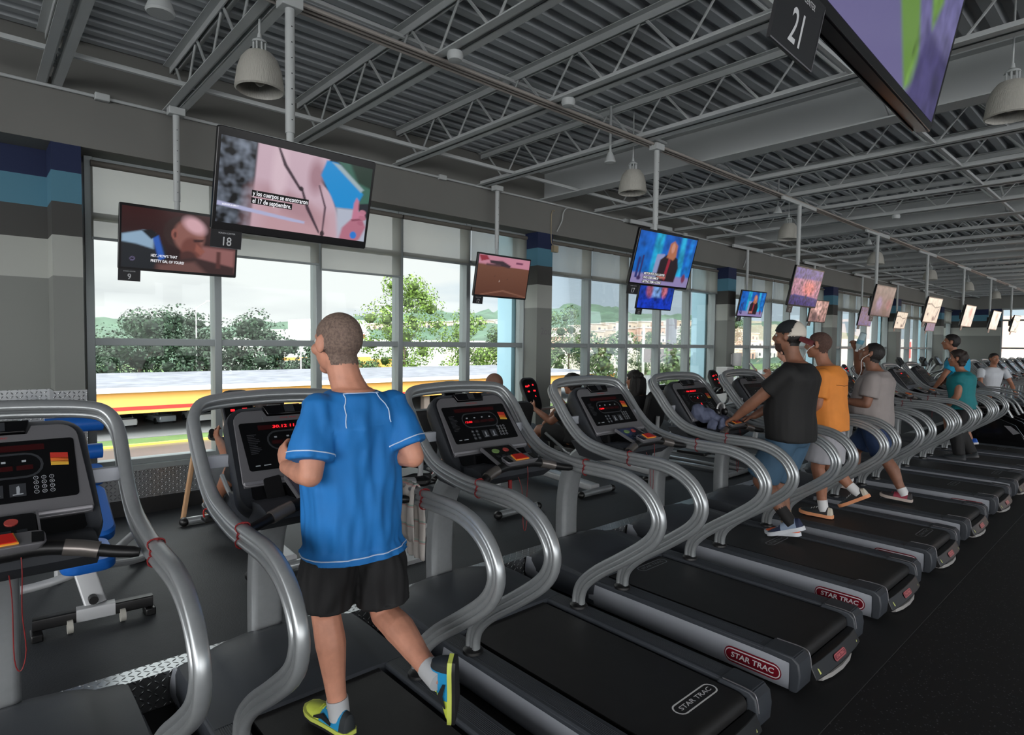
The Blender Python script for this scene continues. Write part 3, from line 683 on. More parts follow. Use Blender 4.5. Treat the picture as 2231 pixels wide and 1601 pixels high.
    g.mat(2).flat([(-0.20, -0.100), (-0.18, -0.100), (-0.18, -0.095), (-0.20, -0.095)], cfr, H); g.flat([(-0.165, -0.100), (-0.135, -0.099), (-0.135, -0.094), (-0.165, -0.095)], cfr, H)
    g.build('display_print', [M_DGREY, M_DRED, mat('pale_print', (150, 155, 160), rough=0.4), mat('chart_red', (176, 50, 40), rough=0.4), mat('chart_orange', (214, 110, 50), rough=0.4), mat('chart_yellow', (205, 160, 60), rough=0.4)], dp, smooth=0, recalc=False)
    # fan / headphone housing at the top, small logo
    f = MB(); f.plate([(-0.104, 0.205), (-0.09, 0.155), (0.09, 0.155), (0.104, 0.205)], cfr, 0.025, 0.052); fh = f.build('fan_housing', M_GLOSS, con, bevel=0.004)
    s_ = MB(); MC = mat('chrome_strip', (215, 218, 215), rough=0.2, metal=0.8)
    s_.plate([(-0.01, 0.163), (0.035, 0.163), (0.035, 0.198), (-0.01, 0.198)], cfr, 0.052, 0.0535); s_.build('fan_button', M_DGREY, fh, smooth=0); s_ = MB(); s_.text('STAR TRAC', cfr, 0.0, 0.136, 0.0105, 0.0466, sx=1.5, shear=0.1); s_.build('small_logo', M_RED, fh, smooth=0, recalc=False); s_ = MB(); s_.plate([(-0.118, 0.122), (-0.115, 0.122), (-0.115, 0.150), (-0.118, 0.150)], cfr, 0.046, 0.0466); s_.build('bezel_mark', MC, fh, smooth=0); s_ = MB(); s_.plate([(-0.08, 0.206), (-0.02, 0.206), (-0.02, 0.211), (-0.08, 0.211)], cfr, 0.03, 0.045); s_.build('chrome_strip', MC, fh, smooth=0); s_ = MB(); s_.plate([(0.0, 0.206), (0.07, 0.206), (0.07, 0.211), (0.0, 0.211)], cfr, 0.03, 0.045)
    s_.build('chrome_strip', MC, fh, smooth=0)
    # centre control pod
    pf = frame((0, 2.44-YC, 1.066), (1, 0, 0), (0, 0.93, 0.368))
    c = MB(); c.loft([[pf(a, b, h_) for a, b in rrect(0.20*k, 0.20*k2, 0.012)] for h_, k, k2 in ((-0.05, 1, 1), (0.012, 1, 1), (0.016, 0.97, 0.97))])
    pod = c.build('control_pod', M_GLOSS, con)
    for s in (-1, 1):
        c = MB(); c.plate([(s*0.104-0.003, -0.095), (s*0.104+0.003, -0.095), (s*0.104+0.003, 0.105), (s*0.104-0.003, 0.105)], pf, 0.0, 0.020)
        c.build('reading_rack_rib', M_BEZ, pod)
    c = MB(); c.mat(0); o = []; arc2(o, -0.035, 0.055, 0.019, 0, 345, 14); o = [(a*1.25+0.005, b) for a, b in o]; c.plate(o, pf, 0.016, 0.020); c.build('start_button', M_GRN, pod, smooth=0)
    c = MB(); o = []; arc2(o, 0.035, 0.055, 0.018, 0, 345, 14); c.plate(o, pf, 0.016, 0.020); c.build('stop_button', M_RBTN, pod, smooth=0)
    c = MB()
    for a, b in ((-0.06, 0.0), (-0.02, 0.0), (0.02, 0.0), (0.06, 0.0), (-0.05, -0.035), (0.0, -0.035), (0.05, -0.035)): c.plate([(a-0.013, b-0.01), (a+0.013, b-0.01), (a+0.013, b+0.01), (a-0.013, b+0.01)], pf, 0.016, 0.0185)
    c.build('pod_keys', mat('key_grey', (44, 47, 52), rough=0.3), pod, smooth=0)
    # hand grips reaching back to the rails, with sensors, and the stop paddle
    g = MB()
    for s in (-1, 1): g.tube(smoothpath([(0, 2.345-YC, 1.045), (s*0.09, 2.342-YC, 1.045), (s*0.18, 2.33-YC, 1.03), (s*0.28, 2.30-YC, 1.005), (s*0.352, 2.275-YC, 0.992)]), [0.028, 0.028, 0.027, 0.026, 0.025, 0.024, 0.0235, 0.023, 0.022, 0.0215, 0.021, 0.0205, 0.020, 0.020, 0.019, 0.019, 0.014][:17], 12)
    gr = g.build('hand_grip', M_BLACK, con)
    for s in (-1, 1):
        q = MB(); q.tube([(s*0.155, 2.332-YC, 1.037), (s*0.20, 2.3245-YC, 1.027), (s*0.245, 2.3115-YC, 1.0145)], 0.0262, 12); q.build('pulse_sensor', mat('sensor_plate', (128, 122, 118), rough=0.3, metal=0.7), gr)
    kf = frame((0.0, 2.335-YC, 1.082), (1, 0, 0), (0, 0.95, 0.31))
    k = MB(); k.loft([[kf(a, b-0.12*a*a*4, h_) for a, b in rrect(0.225*q_, 0.075*q_, 0.02)] for h_, q_ in ((-0.02, 0.9), (0, 1), (0.006, 0.98))])
    pa = k.build('stop_paddle', M_BEZ, con, bevel=0.002)
    k = MB(); k.mat(1).plate([(-0.05, -0.03), (0.045, -0.03), (0.035, 0.028), (-0.04, 0.028)], kf, 0.006, 0.011); k.mat(0).plate([(-0.045, -0.0255), (0.0405, -0.0255), (0.0315, 0.024), (-0.036, 0.024)], kf, 0.011, 0.014); k.build('emergency_stop', [M_RED, M_ORG], pa, smooth=0)
    k = MB()
    for s in (-1, 1): k.mat(0).plate([(s*0.075, -0.034), (s*0.105, -0.036), (s*0.108, 0.012), (s*0.078, 0.02)], kf, 0.006, 0.010)
    k.mat(1).flat([(-0.062, -0.002), (-0.056, -0.002), (-0.054, 0.014), (-0.06, 0.016)], kf, 0.0065); k.build('paddle_keys', [M_GLOSS, M_DGREY], pa, smooth=0)
    # red safety cord with clip
    k = MB(); k.tube(smoothpath([(0.05, 2.325-YC, 1.05), (0.052, 2.32-YC, 0.98), (0.050, 2.325-YC, 0.86), (0.058, 2.33-YC, 0.74), (0.045, 2.33-YC, 0.68), (0.03, 2.33-YC, 0.72), (0.028, 2.34-YC, 0.90), (0.02, 2.38-YC, 1.0)]), 0.0017, 5)
    k.build('safety_cord', M_TIE, con); k = MB(); k.box((-0.065, 2.335-YC, 0.945), (0.020, 0.014, 0.055)); k.build('cord_clip', M_TIE, con, bevel=0.003)
    return R, dp
TMX = [0.06, 1.10, 2.18, 3.355, 4.535, 5.675, 6.80, 8.03, 9.16, 10.30, 11.43]
TML = ['silver treadmill cut off at the left edge, nobody on it', 'silver treadmill the man in the blue shirt runs on, towel on its rail', 'empty silver treadmill right of the runner in blue, red digits lit on its console', 'empty silver treadmill between the two large gaps, next before the man in the black cap',
       'silver treadmill used by the man in the black and white cap, jacket on its console', 'silver treadmill used by the man in the orange shirt', 'silver treadmill used by the man in the grey shirt who drinks', 'empty silver treadmill just beyond the man in the grey shirt',
       'empty silver treadmill second beyond the man in the grey shirt', 'silver treadmill used by the woman in the teal shirt', 'silver treadmill used by the man in the turquoise shirt']
T0, DP0 = make_treadmill()
TM = []
for i, x in enumerate(TMX):
    t = T0 if i == 2 else dup(T0, (x, YC, 0))
    t['label'] = TML[i]; t.location.x = x
    TM.append(t)
# lit red read-outs differ from machine to machine
def led(i, items):
    dp = [d for c in kids(TM[i]) if c.name.startswith('console_shell') for d in kids(c) if d.name.split('.')[0] == 'display'][0]
    g = MB()
    for s, a, b, size in items: g.text(s, cfr, a, b, size, 0.0495, sx=1.5, shear=0.12, bold=0.02)
    g.build('led_readout', M_LED, dp, smooth=0, recalc=False)
for i, dy in enumerate((0.5, 0.02, 0.02, 1.05, 0.72, 0.02, 0.6, 0.3, 0.1, 0.8, 0.4)):
    for c in kids(TM[i]):
        if c.name.startswith('belt'):
            for d in kids(c): d.location.y = dy
            if i == 2:
                for d in kids(c): d.data = d.data.copy(); d.data.materials[0] = M_WHT
led(1, [('30.12 11.0 ', -0.02, 0.090, 0.020), ('112', 0.12, 0.090, 0.020)])
led(2, [('12:00', -0.085, 0.010, 0.016)])
led(3, [('12:00', -0.085, 0.010, 0.016)])
led(4, [('PIR SELECT', -0.03, 0.090, 0.02), ('8', 0.0, 0.02, 0.02), ('2', 0.0, -0.04, 0.024)])
led(8, [('00:00', -0.02, 0.03, 0.022)])
led(9, [('24:10', -0.02, 0.09, 0.02)])
# ================================================================== OUTSIDE
GZ = -7.0
rnd = random.Random(5)
M_GRASS = mat('grass', (74, 98, 48), rough=0.9, noise_amt=0.25, nscale=0.3)
M_ROAD = mat('wet_asphalt', (66, 68, 72), rough=0.3, noise_amt=0.15, nscale=0.2)
M_CONC = mat('concrete', (100, 101, 101), rough=0.8, noise_amt=0.1, nscale=0.5)
struct(MB().ext((-300, 6.6, GZ-0.5), (420, 420, GZ)), 'ground', M_GRASS, 'grass and open ground outside')
struct(MB().ext((-200, 6.6, GZ), (300, 33, GZ+0.02)), 'ground_near', M_CONC, 'pale paving outside the window wall')
struct(MB().ext((-200, 40, GZ), (300, 55.5, GZ+0.03)), 'road', M_ROAD, 'wet grey road outside the windows')
struct(MB().ext((-200, 60, GZ), (300, 98, GZ+0.04)), 'ground_lot', M_CONC, 'pale parking area beyond the road')
struct(MB().ext((X0-30, -60, GZ-0.4), (-6, 6.6, GZ+0.02)), 'ground_side', M_CONC, 'pale paving beside the building')
m_ = MB(); m_.ext((-200, 55.5, GZ), (300, 55.9, GZ+0.18)); struct(m_, 'kerb', mat('kerb_yellow', (214, 178, 70), rough=0.7), 'yellow painted kerb along the road')
m_ = MB(); m_.ext((-200, 49.8, GZ+0.03), (300, 50.05, GZ+0.045)); struct(m_, 'road_line', mat('line_yellow', (200, 170, 90), rough=0.6), 'yellow line painted on the road')
# long low market building with orange fascia
mk = thing('market_building', (20, 62, GZ), 'long low building with a grey flat roof and orange fascia with a red stripe', 'building')
b = MB(); b.ext((-160, 0.6, 3.82), (60, 32, 4.0)); b.build('roof', mat('gravel_roof', (104, 105, 112), rough=0.9, noise_amt=0.3, nscale=0.6), mk, smooth=0)
b = MB(); b.ext((-160, -0.5, 3.86), (60, 3.2, 4.06)); b.build('roof_edge', mat('roof_white', (186, 186, 184), rough=0.7), mk, smooth=0)
b = MB(); b.ext((-160, 0.0, 1.95), (60, 0.3, 3.9)); fa = b.build('fascia', mat('fascia_orange', (228, 164, 84), rough=0.6), mk, smooth=0)
b = MB(); b.ext((-160, -0.03, 2.25), (60, 0.0, 2.58)); b.build('stripe', mat('stripe_red', (188, 40, 34), rough=0.6), fa, smooth=0)
b = MB()
for i in range(18): b.ext((-158+i*12, 0.4, 0), (-157.2+i*12, 1.2, 2.0))
b.build('posts', mat('post_brown', (96, 84, 78), rough=0.8), mk, smooth=0)['kind'] = 'stuff'
b = MB(); b.ext((-160, 30, 0), (60, 31.5, 3.9)); b.build('rear_wall', M_CONC, mk, smooth=0)
# parked cars seen under the fascia
def make_car(paint):
    c = thing('parked_car', (0, 0, GZ+0.04), 'x', 'car', 'cars parked beyond the road')
    b = MB(); b.loft([[(x*s, y, z) for x, z in ((-0.85, 0.25), (0.85, 0.25), (0.9, 0.55), (0.84, 0.85), (-0.84, 0.85), (-0.9, 0.55))] for y, s in ((-2.15, 0.85), (-1.9, 1), (1.9, 1), (2.15, 0.85))])
    b.loft([[(-0.8*k, y, 0.85), (0.8*k, y, 0.85), (0.62*k, y2, z), (-0.62*k, y2, z)] for y, y2, z, k in ((-1.5, -0.95, 0.87, 1), (-1.1, -0.8, 1.38, 1), (0.9, 0.7, 1.42, 1), (1.7, 1.3, 0.87, 1))])
    b.build('body', paint, c, smooth=50, bevel=0.04)
    g = MB(); g.box((0, -1.28, 1.12), (1.18, 0.03, 0.42), Matrix.Rotation(-0.55, 3, 'X')); g.box((0, 1.42, 1.12), (1.2, 0.03, 0.4), Matrix.Rotation(0.75, 3, 'X'))
    g.build('windscreen', M_GLOSS, c, smooth=0)
    for x in (-0.86, 0.86):
        for y in (-1.35, 1.35): MB().cyl((x-0.1, y, 0.32), (x+0.1, y, 0.32), 0.32, n=14).build('wheel', M_BLACK, c)
    return c
cars = [make_car(mat('car_white', (215, 216, 218), rough=0.25, coat=0.5)), make_car(mat('car_silver', (150, 156, 164), rough=0.25, metal=0.4, coat=0.5))]
cl_ = ['white car left of the grey pole under the fascia', 'silver car second from the left under the orange fascia', 'white car third from the left under the fascia', 'silver car beside the brown post']
for i, x in enumerate((11.0, 14.6, 18.0, 21.6, 62.0, 66.0, 70.0)):
    c = cars[i] if i < 2 else dup(cars[i % 2])
    c.location = (x, 69+(i % 2)*1.0, GZ+0.04); c.rotation_euler = (0, 0, 0.15)
    c['label'] = cl_[i] if i < 4 else ('parked car seen low through the second window bay, %s of three' % ORD[i-4])
# street lamps
def lamp_post(x, y, h, label, arms=1, yaw=0.0):
    r = thing('street_lamp', (x, y, GZ), label, 'street lamp', rz=yaw)
    MB().tube([(0, 0, 0), (0, 0, h)], [0.14, 0.08], 10).build('pole', mat('lamp_pole', (190, 190, 186), rough=0.6), r)
    for s in ((1,) if arms == 1 else (-1, 1)):
        MB().tube(smoothpath([(0, 0, h-0.3), (s*0.5, 0, h+0.2), (s*1.5, 0, h+(0.9 if arms == 1 else 0.1))]), 0.05, 6).build('arm', MATS['lamp_pole'], r)
        MB().box((s*(1.9), 0, h+(1.05 if arms == 1 else 0.15)), (0.9, 0.35, 0.14)).build('lamp_head', M_WHT, r, bevel=0.03)
lamp_post(26.9, 103.8, 13.6, 'tall street lamp with one raised arm among the dark trees', 1)
lamp_post(40.5, 96.0, 9.8, 'thin double-headed lot lamp left of the runner\'s head', 2)
lamp_post(30.6, 50.0, 11.0, 'tall pale pole in front of the bright green tree', 1, PI)
# trees
def tree(x, y, z0, h, rad, blobs, leaf, trunk, label, seed, size=0.55, n=5200, group=None, blobscale=0.36):
    r = thing('tree', (x, y, z0), label, 'tree', group); q = random.Random(seed); lf = MB()
    cs = []
    for i in range(blobs):
        a = q.uniform(0, 2*PI); t = q.uniform(0, 1)**0.6; zz = q.uniform(0.12, 0.95); w = math.sin(min(1, zz*1.15+0.12)*PI*0.86)**0.6
        cs.append((V((math.cos(a)*rad*t*w, math.sin(a)*rad*t*w, h*zz)), rad*blobscale*q.uniform(0.6, 1.15)))
    cs.append((V((0, 0, h*0.45)), rad*0.5))
    for i in range(n):
        c, br = q.choice(cs); d = V((q.gauss(0, 1), q.gauss(0, 1), q.gauss(0, 1))).normalized(); p = c+d*br*q.uniform(0.75, 1.08)*V((1, 1, 0.8)).length/1.6
        s = size*q.uniform(0.5, 1.1); u = (d.cross(V((q.uniform(-1, 1), q.uniform(-1, 1), q.uniform(-1, 1))))).normalized(); v = (d+u.cross(d)*q.uniform(-.5, .8)).normalized(); w_ = u.cross(v).normalized()
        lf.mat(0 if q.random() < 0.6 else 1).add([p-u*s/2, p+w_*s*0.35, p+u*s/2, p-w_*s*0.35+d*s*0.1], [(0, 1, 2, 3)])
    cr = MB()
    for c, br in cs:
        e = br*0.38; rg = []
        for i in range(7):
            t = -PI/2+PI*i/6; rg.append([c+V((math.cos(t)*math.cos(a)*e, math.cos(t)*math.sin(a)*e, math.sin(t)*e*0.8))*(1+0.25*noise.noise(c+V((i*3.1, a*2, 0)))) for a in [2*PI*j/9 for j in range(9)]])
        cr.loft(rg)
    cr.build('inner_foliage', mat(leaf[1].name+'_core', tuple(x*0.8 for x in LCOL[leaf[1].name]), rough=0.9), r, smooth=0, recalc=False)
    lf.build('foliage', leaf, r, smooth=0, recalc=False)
    tk = MB()
    tk.tube(smoothpath([(0, 0, 0), (0.1, 0, h*0.3), (0, 0.1, h*0.6)]), [0.35, 0.3, 0.25, 0.22, 0.2, 0.17, 0.15, 0.12, 0.1], 7)
    for i in range(5): a = i*1.3; tk.cyl((0, 0, h*0.3+i*0.3), (math.cos(a)*rad*0.5, math.sin(a)*rad*0.5, h*0.6), 0.12, 0.04, 5)
    tk.build('trunk', trunk, r)
    return r
TRK = mat('bark', (88, 74, 62), rough=0.9)
LCOL = {}
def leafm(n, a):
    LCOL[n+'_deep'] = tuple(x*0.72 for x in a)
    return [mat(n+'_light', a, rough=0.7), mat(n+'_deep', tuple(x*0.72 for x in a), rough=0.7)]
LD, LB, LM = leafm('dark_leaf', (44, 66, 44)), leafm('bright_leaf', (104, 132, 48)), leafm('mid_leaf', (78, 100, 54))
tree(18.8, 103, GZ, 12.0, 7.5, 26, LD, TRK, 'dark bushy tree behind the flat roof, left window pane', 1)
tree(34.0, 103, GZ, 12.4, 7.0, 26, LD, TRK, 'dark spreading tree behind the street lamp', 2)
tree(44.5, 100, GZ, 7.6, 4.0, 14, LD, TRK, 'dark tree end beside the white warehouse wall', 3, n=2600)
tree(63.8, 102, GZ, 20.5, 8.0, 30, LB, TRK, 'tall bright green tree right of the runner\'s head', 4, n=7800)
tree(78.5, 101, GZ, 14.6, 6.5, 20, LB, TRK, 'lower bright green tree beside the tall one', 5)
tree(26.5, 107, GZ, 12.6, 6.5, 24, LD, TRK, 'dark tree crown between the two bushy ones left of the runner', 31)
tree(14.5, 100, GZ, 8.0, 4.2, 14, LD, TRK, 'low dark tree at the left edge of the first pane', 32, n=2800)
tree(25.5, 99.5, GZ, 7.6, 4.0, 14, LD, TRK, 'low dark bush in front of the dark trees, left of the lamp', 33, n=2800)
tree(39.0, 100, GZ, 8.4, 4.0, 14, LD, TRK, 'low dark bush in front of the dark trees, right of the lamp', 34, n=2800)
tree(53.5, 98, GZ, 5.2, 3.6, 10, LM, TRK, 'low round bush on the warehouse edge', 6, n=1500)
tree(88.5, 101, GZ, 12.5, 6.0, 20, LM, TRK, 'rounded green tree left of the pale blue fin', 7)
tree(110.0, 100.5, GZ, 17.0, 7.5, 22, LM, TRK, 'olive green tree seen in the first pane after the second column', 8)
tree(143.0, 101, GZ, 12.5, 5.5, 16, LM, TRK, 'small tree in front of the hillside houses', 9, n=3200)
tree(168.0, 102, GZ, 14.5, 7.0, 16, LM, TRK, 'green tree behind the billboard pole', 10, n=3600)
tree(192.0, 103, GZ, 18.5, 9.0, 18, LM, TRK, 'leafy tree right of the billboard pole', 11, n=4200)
for i, (x, y, h) in enumerate(((40, 24, 8.5), (55, 22, 7.5), (46, 37, 9.5), (60, 37, 8.5), (84, 30, 10), (100, 34, 10))):
    tree(x, y, GZ, h, 4.0, 12, LM, TRK, 'roadside tree seen through the third and fourth window bays, %s of six from the left' % ORD[i], 20+i, n=2600, size=0.4, group='roadside trees')
# warehouse
wh = thing('warehouse', (62, 130, GZ), 'white warehouse with orange stripes beyond the flat roof', 'building')
MB().ext((-19, 0, 0), (60, 20, 9.0)).build('wall', mat('warehouse_white', (190, 189, 188), rough=0.8), wh, smooth=0)
MB().ext((-19, -0.1, 4.2), (10, 0, 4.8)).build('stripe', MATS['fascia_orange'], wh, smooth=0)
MB().ext((6, -0.12, 0.0), (16, 0, 4.2)).build('orange_wall', MATS['fascia_orange'], wh, smooth=0)
st = thing('store_building', (78, 170, GZ), 'white store block with red lettering blocks left of the runner', 'building')
MB().ext((-12, 0, 0), (16, 20, 11.6)).build('wall', MATS['warehouse_white'], st, smooth=0); MB().ext((-2, 2, 11.6), (16, 20, 15.0)).build('upper_wall', MATS['warehouse_white'], st, smooth=0)
b = MB()
for i in range(9): b.ext((0.2+i*1.6, -0.2, 9.0), (1.3+i*1.6, 0, 10.6)) if i != 6 else None
b.build('red_sign_blocks', M_RED, st, smooth=0)['kind'] = 'stuff'
# far right pale orange wall
rw = thing('terrace_wall', (150, 118, GZ), 'long pale wall below the hillside houses', 'wall'); MB().ext((-62, 0, 0), (60, 4, 6.6)).build('wall', mat('pale_wall', (214, 204, 192), rough=0.8), rw, smooth=0)
# billboard pole
bp = thing('billboard_frame', (77, 50, GZ), 'grey billboard post and beam outside, seen below the news television', 'billboard')
MB().ext((-0.55, -0.55, 0), (0.55, 0.55, 12.4)).build('post', mat('post_grey', (112, 110, 118), rough=0.7), bp, smooth=0); MB().ext((-5.8, -0.65, 6.1), (1.0, 0.65, 8.0)).build('beam', mat('beam_brown', (118, 104, 104), rough=0.7), bp, smooth=0)
for i, x in enumerate((74.5, 81.4)):
    tag(MB().cyl((x, 58, GZ), (x, 58, GZ+11.8), 0.22, n=10).build('light_pole', MATS['lamp_pole'], None), 'plain pale pole in front of the hillside, %s of two' % ('left' if i == 0 else 'right'), 'pole')
# hills
def hill(name, x0, x1, y0, y1, hf, m, label, nx=90, ny=16):
    h = MB(); vs = []
    for j in range(ny+1):
        for i in range(nx+1):
            x = x0+(x1-x0)*i/nx; t = j/ny; y = y0+(y1-y0)*t
            z = GZ+hf(x)*math.sin(t*PI*0.5)+2.6*noise.noise(V((x*0.05, y*0.05, 1)))*t*2+1.8*noise.noise(V((x*0.2, y*0.2, 4)))*(0.3+t)
            vs.append((x, y, z))
    h.add(vs, [(j*(nx+1)+i, j*(nx+1)+i+1, (j+1)*(nx+1)+i+1, (j+1)*(nx+1)+i) for j in range(ny) for i in range(nx)])
    o = h.build(name, m, None, smooth=60, recalc=False); o['kind'] = 'structure'; tag(o, label, 'hill'); return o
MH = mat('hill_green', (58, 80, 62), rough=0.9, noise_amt=0.35, nscale=0.12, bump=1.0, bscale=0.5)
def hfa(x): return 9+14*math.exp(-((x-190)/70)**2)+5*math.exp(-((x-110)/22)**2)
hill('hill', 20, 380, 230, 320, lambda x: 15+max(0, (x-90))*0.085, MH, 'wooded hill behind the left windows')
hill('hill', 150, 560, 130, 260, lambda x: 4+26*(1-math.exp(-max(0, x-160)/70)), MH, 'steep green hill behind the hillside houses')
# houses on the hillside
hm = [mat('house_white', (196, 190, 186), rough=0.85), mat('house_cream', (190, 172, 154), rough=0.85), mat('house_peach', (188, 154, 136), rough=0.85)]
def make_house(m):
    r = thing('hillside_house', (0, 0, 0), 'pale %s flat-roofed house among many of its colour on the hillside' % m.name.split('_')[1], 'house', '%s houses covering the hillside' % m.name.split('_')[1])
    MB().ext((-4.2, 0, 0), (4.2, 7, 4.6)).build('wall', m, r, smooth=0); MB().ext((-4.6, -0.5, 4.6), (4.6, 7.2, 4.95)).build('roof', mat('house_roof', (196, 186, 176), rough=0.9), r, smooth=0)
    w_ = MB(); w_.ext((-3, -0.06, 1.4), (-1.4, 0, 3.0)); w_.build('window_front', mat('house_window', (70, 70, 76), rough=0.5), r, smooth=0)
    MB().ext((1.4, -0.06, 0.2), (2.6, 0, 2.6)).build('door', MATS['house_window'], r, smooth=0)
    return r
hs = [make_house(m) for m in hm]; k = 0
for row in range(5):
    for i in range(15):
        x = 160+i*12.0+rnd.uniform(-.8, .8)+row*6; y = 138+row*13+rnd.uniform(-.8, .8)
        z = GZ+(4+26*(1-math.exp(-max(0, x-160)/70)))*math.sin((y-130)/130*PI*0.5)-0.4
        h = hs[k] if k < 3 else dup(hs[rnd.randrange(3)]); h.location = (x, y, z); h.rotation_euler = (0, 0, rnd.uniform(-0.1, 0.1)); k += 1
for i in range(12):
    h = dup(hs[rnd.randrange(2)]); hx = 128+i*10; h.location = (hx, 272, GZ+(15+(hx-90)*0.085)*math.sin(42/90*PI*0.5)-1.2); h.rotation_euler = (0, 0, rnd.uniform(-0.2, 0.2))
pk = thing('pink_building', (60, 14, GZ), 'pink and cream building outside the far end windows', 'building')
MB().ext((0, -34, 0), (12, -4.5, 11.2)).build('wall', mat('pink_render', (206, 164, 146), rough=0.85), pk, smooth=0); MB().ext((-0.6, -34, 7.4), (0, -4.5, 8.4)).build('cornice', mat('cream_band', (220, 206, 190), rough=0.8), pk, smooth=0)
rb = thing('red_banner_building', (80, 21, GZ), 'white building with red banners outside the far window bays', 'building')
MB().ext((0, 0, 0), (14, 8, 9.6)).build('wall', hm[0], rb, smooth=0)
for i in range(5): MB().ext((0.6+i*2.7, -0.1, 7.4), (2.4+i*2.7, 0, 9.3)).build('banner', mat('banner_red', (196, 90, 84), rough=0.7), rb, smooth=0)
# ================================================================== TELEVISIONS
def paint(w, h, nx, ny, fr, shapes, hh):
    """flat picture on a screen: soft shapes laid over one another"""
    import numpy as np
    X, Y = np.meshgrid((np.arange(nx+1))/nx, (np.arange(ny+1))/ny)
    im = np.zeros(X.shape+(3,))
    rr = np.random.RandomState(3)
    def lc(c): return np.array(lin(c)[:3])
    for s in shapes:
        k = s[0]
        if k == 'bg': im[:] = lc(s[1])
        elif k == 'grad':
            t = (Y if s[3] == 'y' else X)[..., None]; im = lc(s[1])*(1-t)+lc(s[2])*t
        elif k == 'e':
            _, cx, cy, rx, ry, rot, c, soft = s; a = math.radians(rot); asp = w/h
            dx = (X-cx)*asp; dy = Y-cy; u = (dx*math.cos(a)+dy*math.sin(a))/rx; v = (-dx*math.sin(a)+dy*math.cos(a))/ry
            m = np.clip((1-np.sqrt(u*u+v*v))/soft+0.5, 0, 1)[..., None]; im = im*(1-m)+lc(c)*m
        elif k == 'p':
            _, pts, c, soft = s; ins = np.zeros(X.shape, bool); dmin = np.full(X.shape, 9.0); n = len(pts)
            for i in range(n):
                x1, y1 = pts[i]; x2, y2 = pts[(i+1) % n]
                cond = ((y1 > Y) != (y2 > Y)) & (X < (x2-x1)*(Y-y1)/((y2-y1) if y2 != y1 else 1e-9)+x1); ins ^= cond
                L2 = (x2-x1)**2+(y2-y1)**2+1e-12; t = np.clip(((X-x1)*(x2-x1)+(Y-y1)*(y2-y1))/L2, 0, 1)
                dmin = np.minimum(dmin, np.hypot(X-x1-t*(x2-x1), Y-y1-t*(y2-y1)))
            sd = np.where(ins, dmin, -dmin); m = np.clip(sd/max(soft, 1e-3)+0.5, 0, 1)[..., None]; im = im*(1-m)+lc(c)*m
        elif k == 'noise':
            _, x0, x1, amt, sc_ = s
            z = np.array([[noise.noise(V((x*sc_*1.8, y*sc_, 2.3)))+0.5*noise.noise(V((x*sc_*4, y*sc_*2.3, 7))) for x in X[0]] for y in Y[:, 0]])
            m = ((X >= x0) & (X <= x1))[..., None]; im = np.where(m, im*np.clip(1+amt*z[..., None]*2.2, 0.05, 4), im)
    mb = MB(); vs = [fr((x-0.5)*w, (y-0.5)*h, hh) for x, y in zip(X.ravel(), 1-Y.ravel())]
    mb.add(vs, [((j+1)*(nx+1)+i, (j+1)*(nx+1)+i+1, j*(nx+1)+i+1, j*(nx+1)+i) for j in range(ny) for i in range(nx)])
    me = bpy.data.meshes.new('screen'); me.from_pydata(mb.v, [], mb.f); me.materials.append(M_SCR)
    at = me.color_attributes.new('Col', 'FLOAT_COLOR', 'POINT')
    fl = np.concatenate([np.clip(im.reshape(-1, 3), 0, 1), np.ones(((nx+1)*(ny+1), 1))], axis=1).astype('f').ravel()
    at.data.foreach_set('color', fl)
    o = bpy.data.objects.new('screen', me); COL.objects.link(o); return o
SW, SH = 0.88, 0.51
M_TVF = mat('television_frame', (12, 11, 14), rough=0.25)
M_CAP = mat('caption_text', (40, 40, 40), rough=0.5, emit=(235, 235, 240), estr=0.9)
M_CBOX = mat('caption_box', (4, 4, 4), rough=0.5)
M_SIGN = mat('number_plate', (30, 30, 33), rough=0.35)
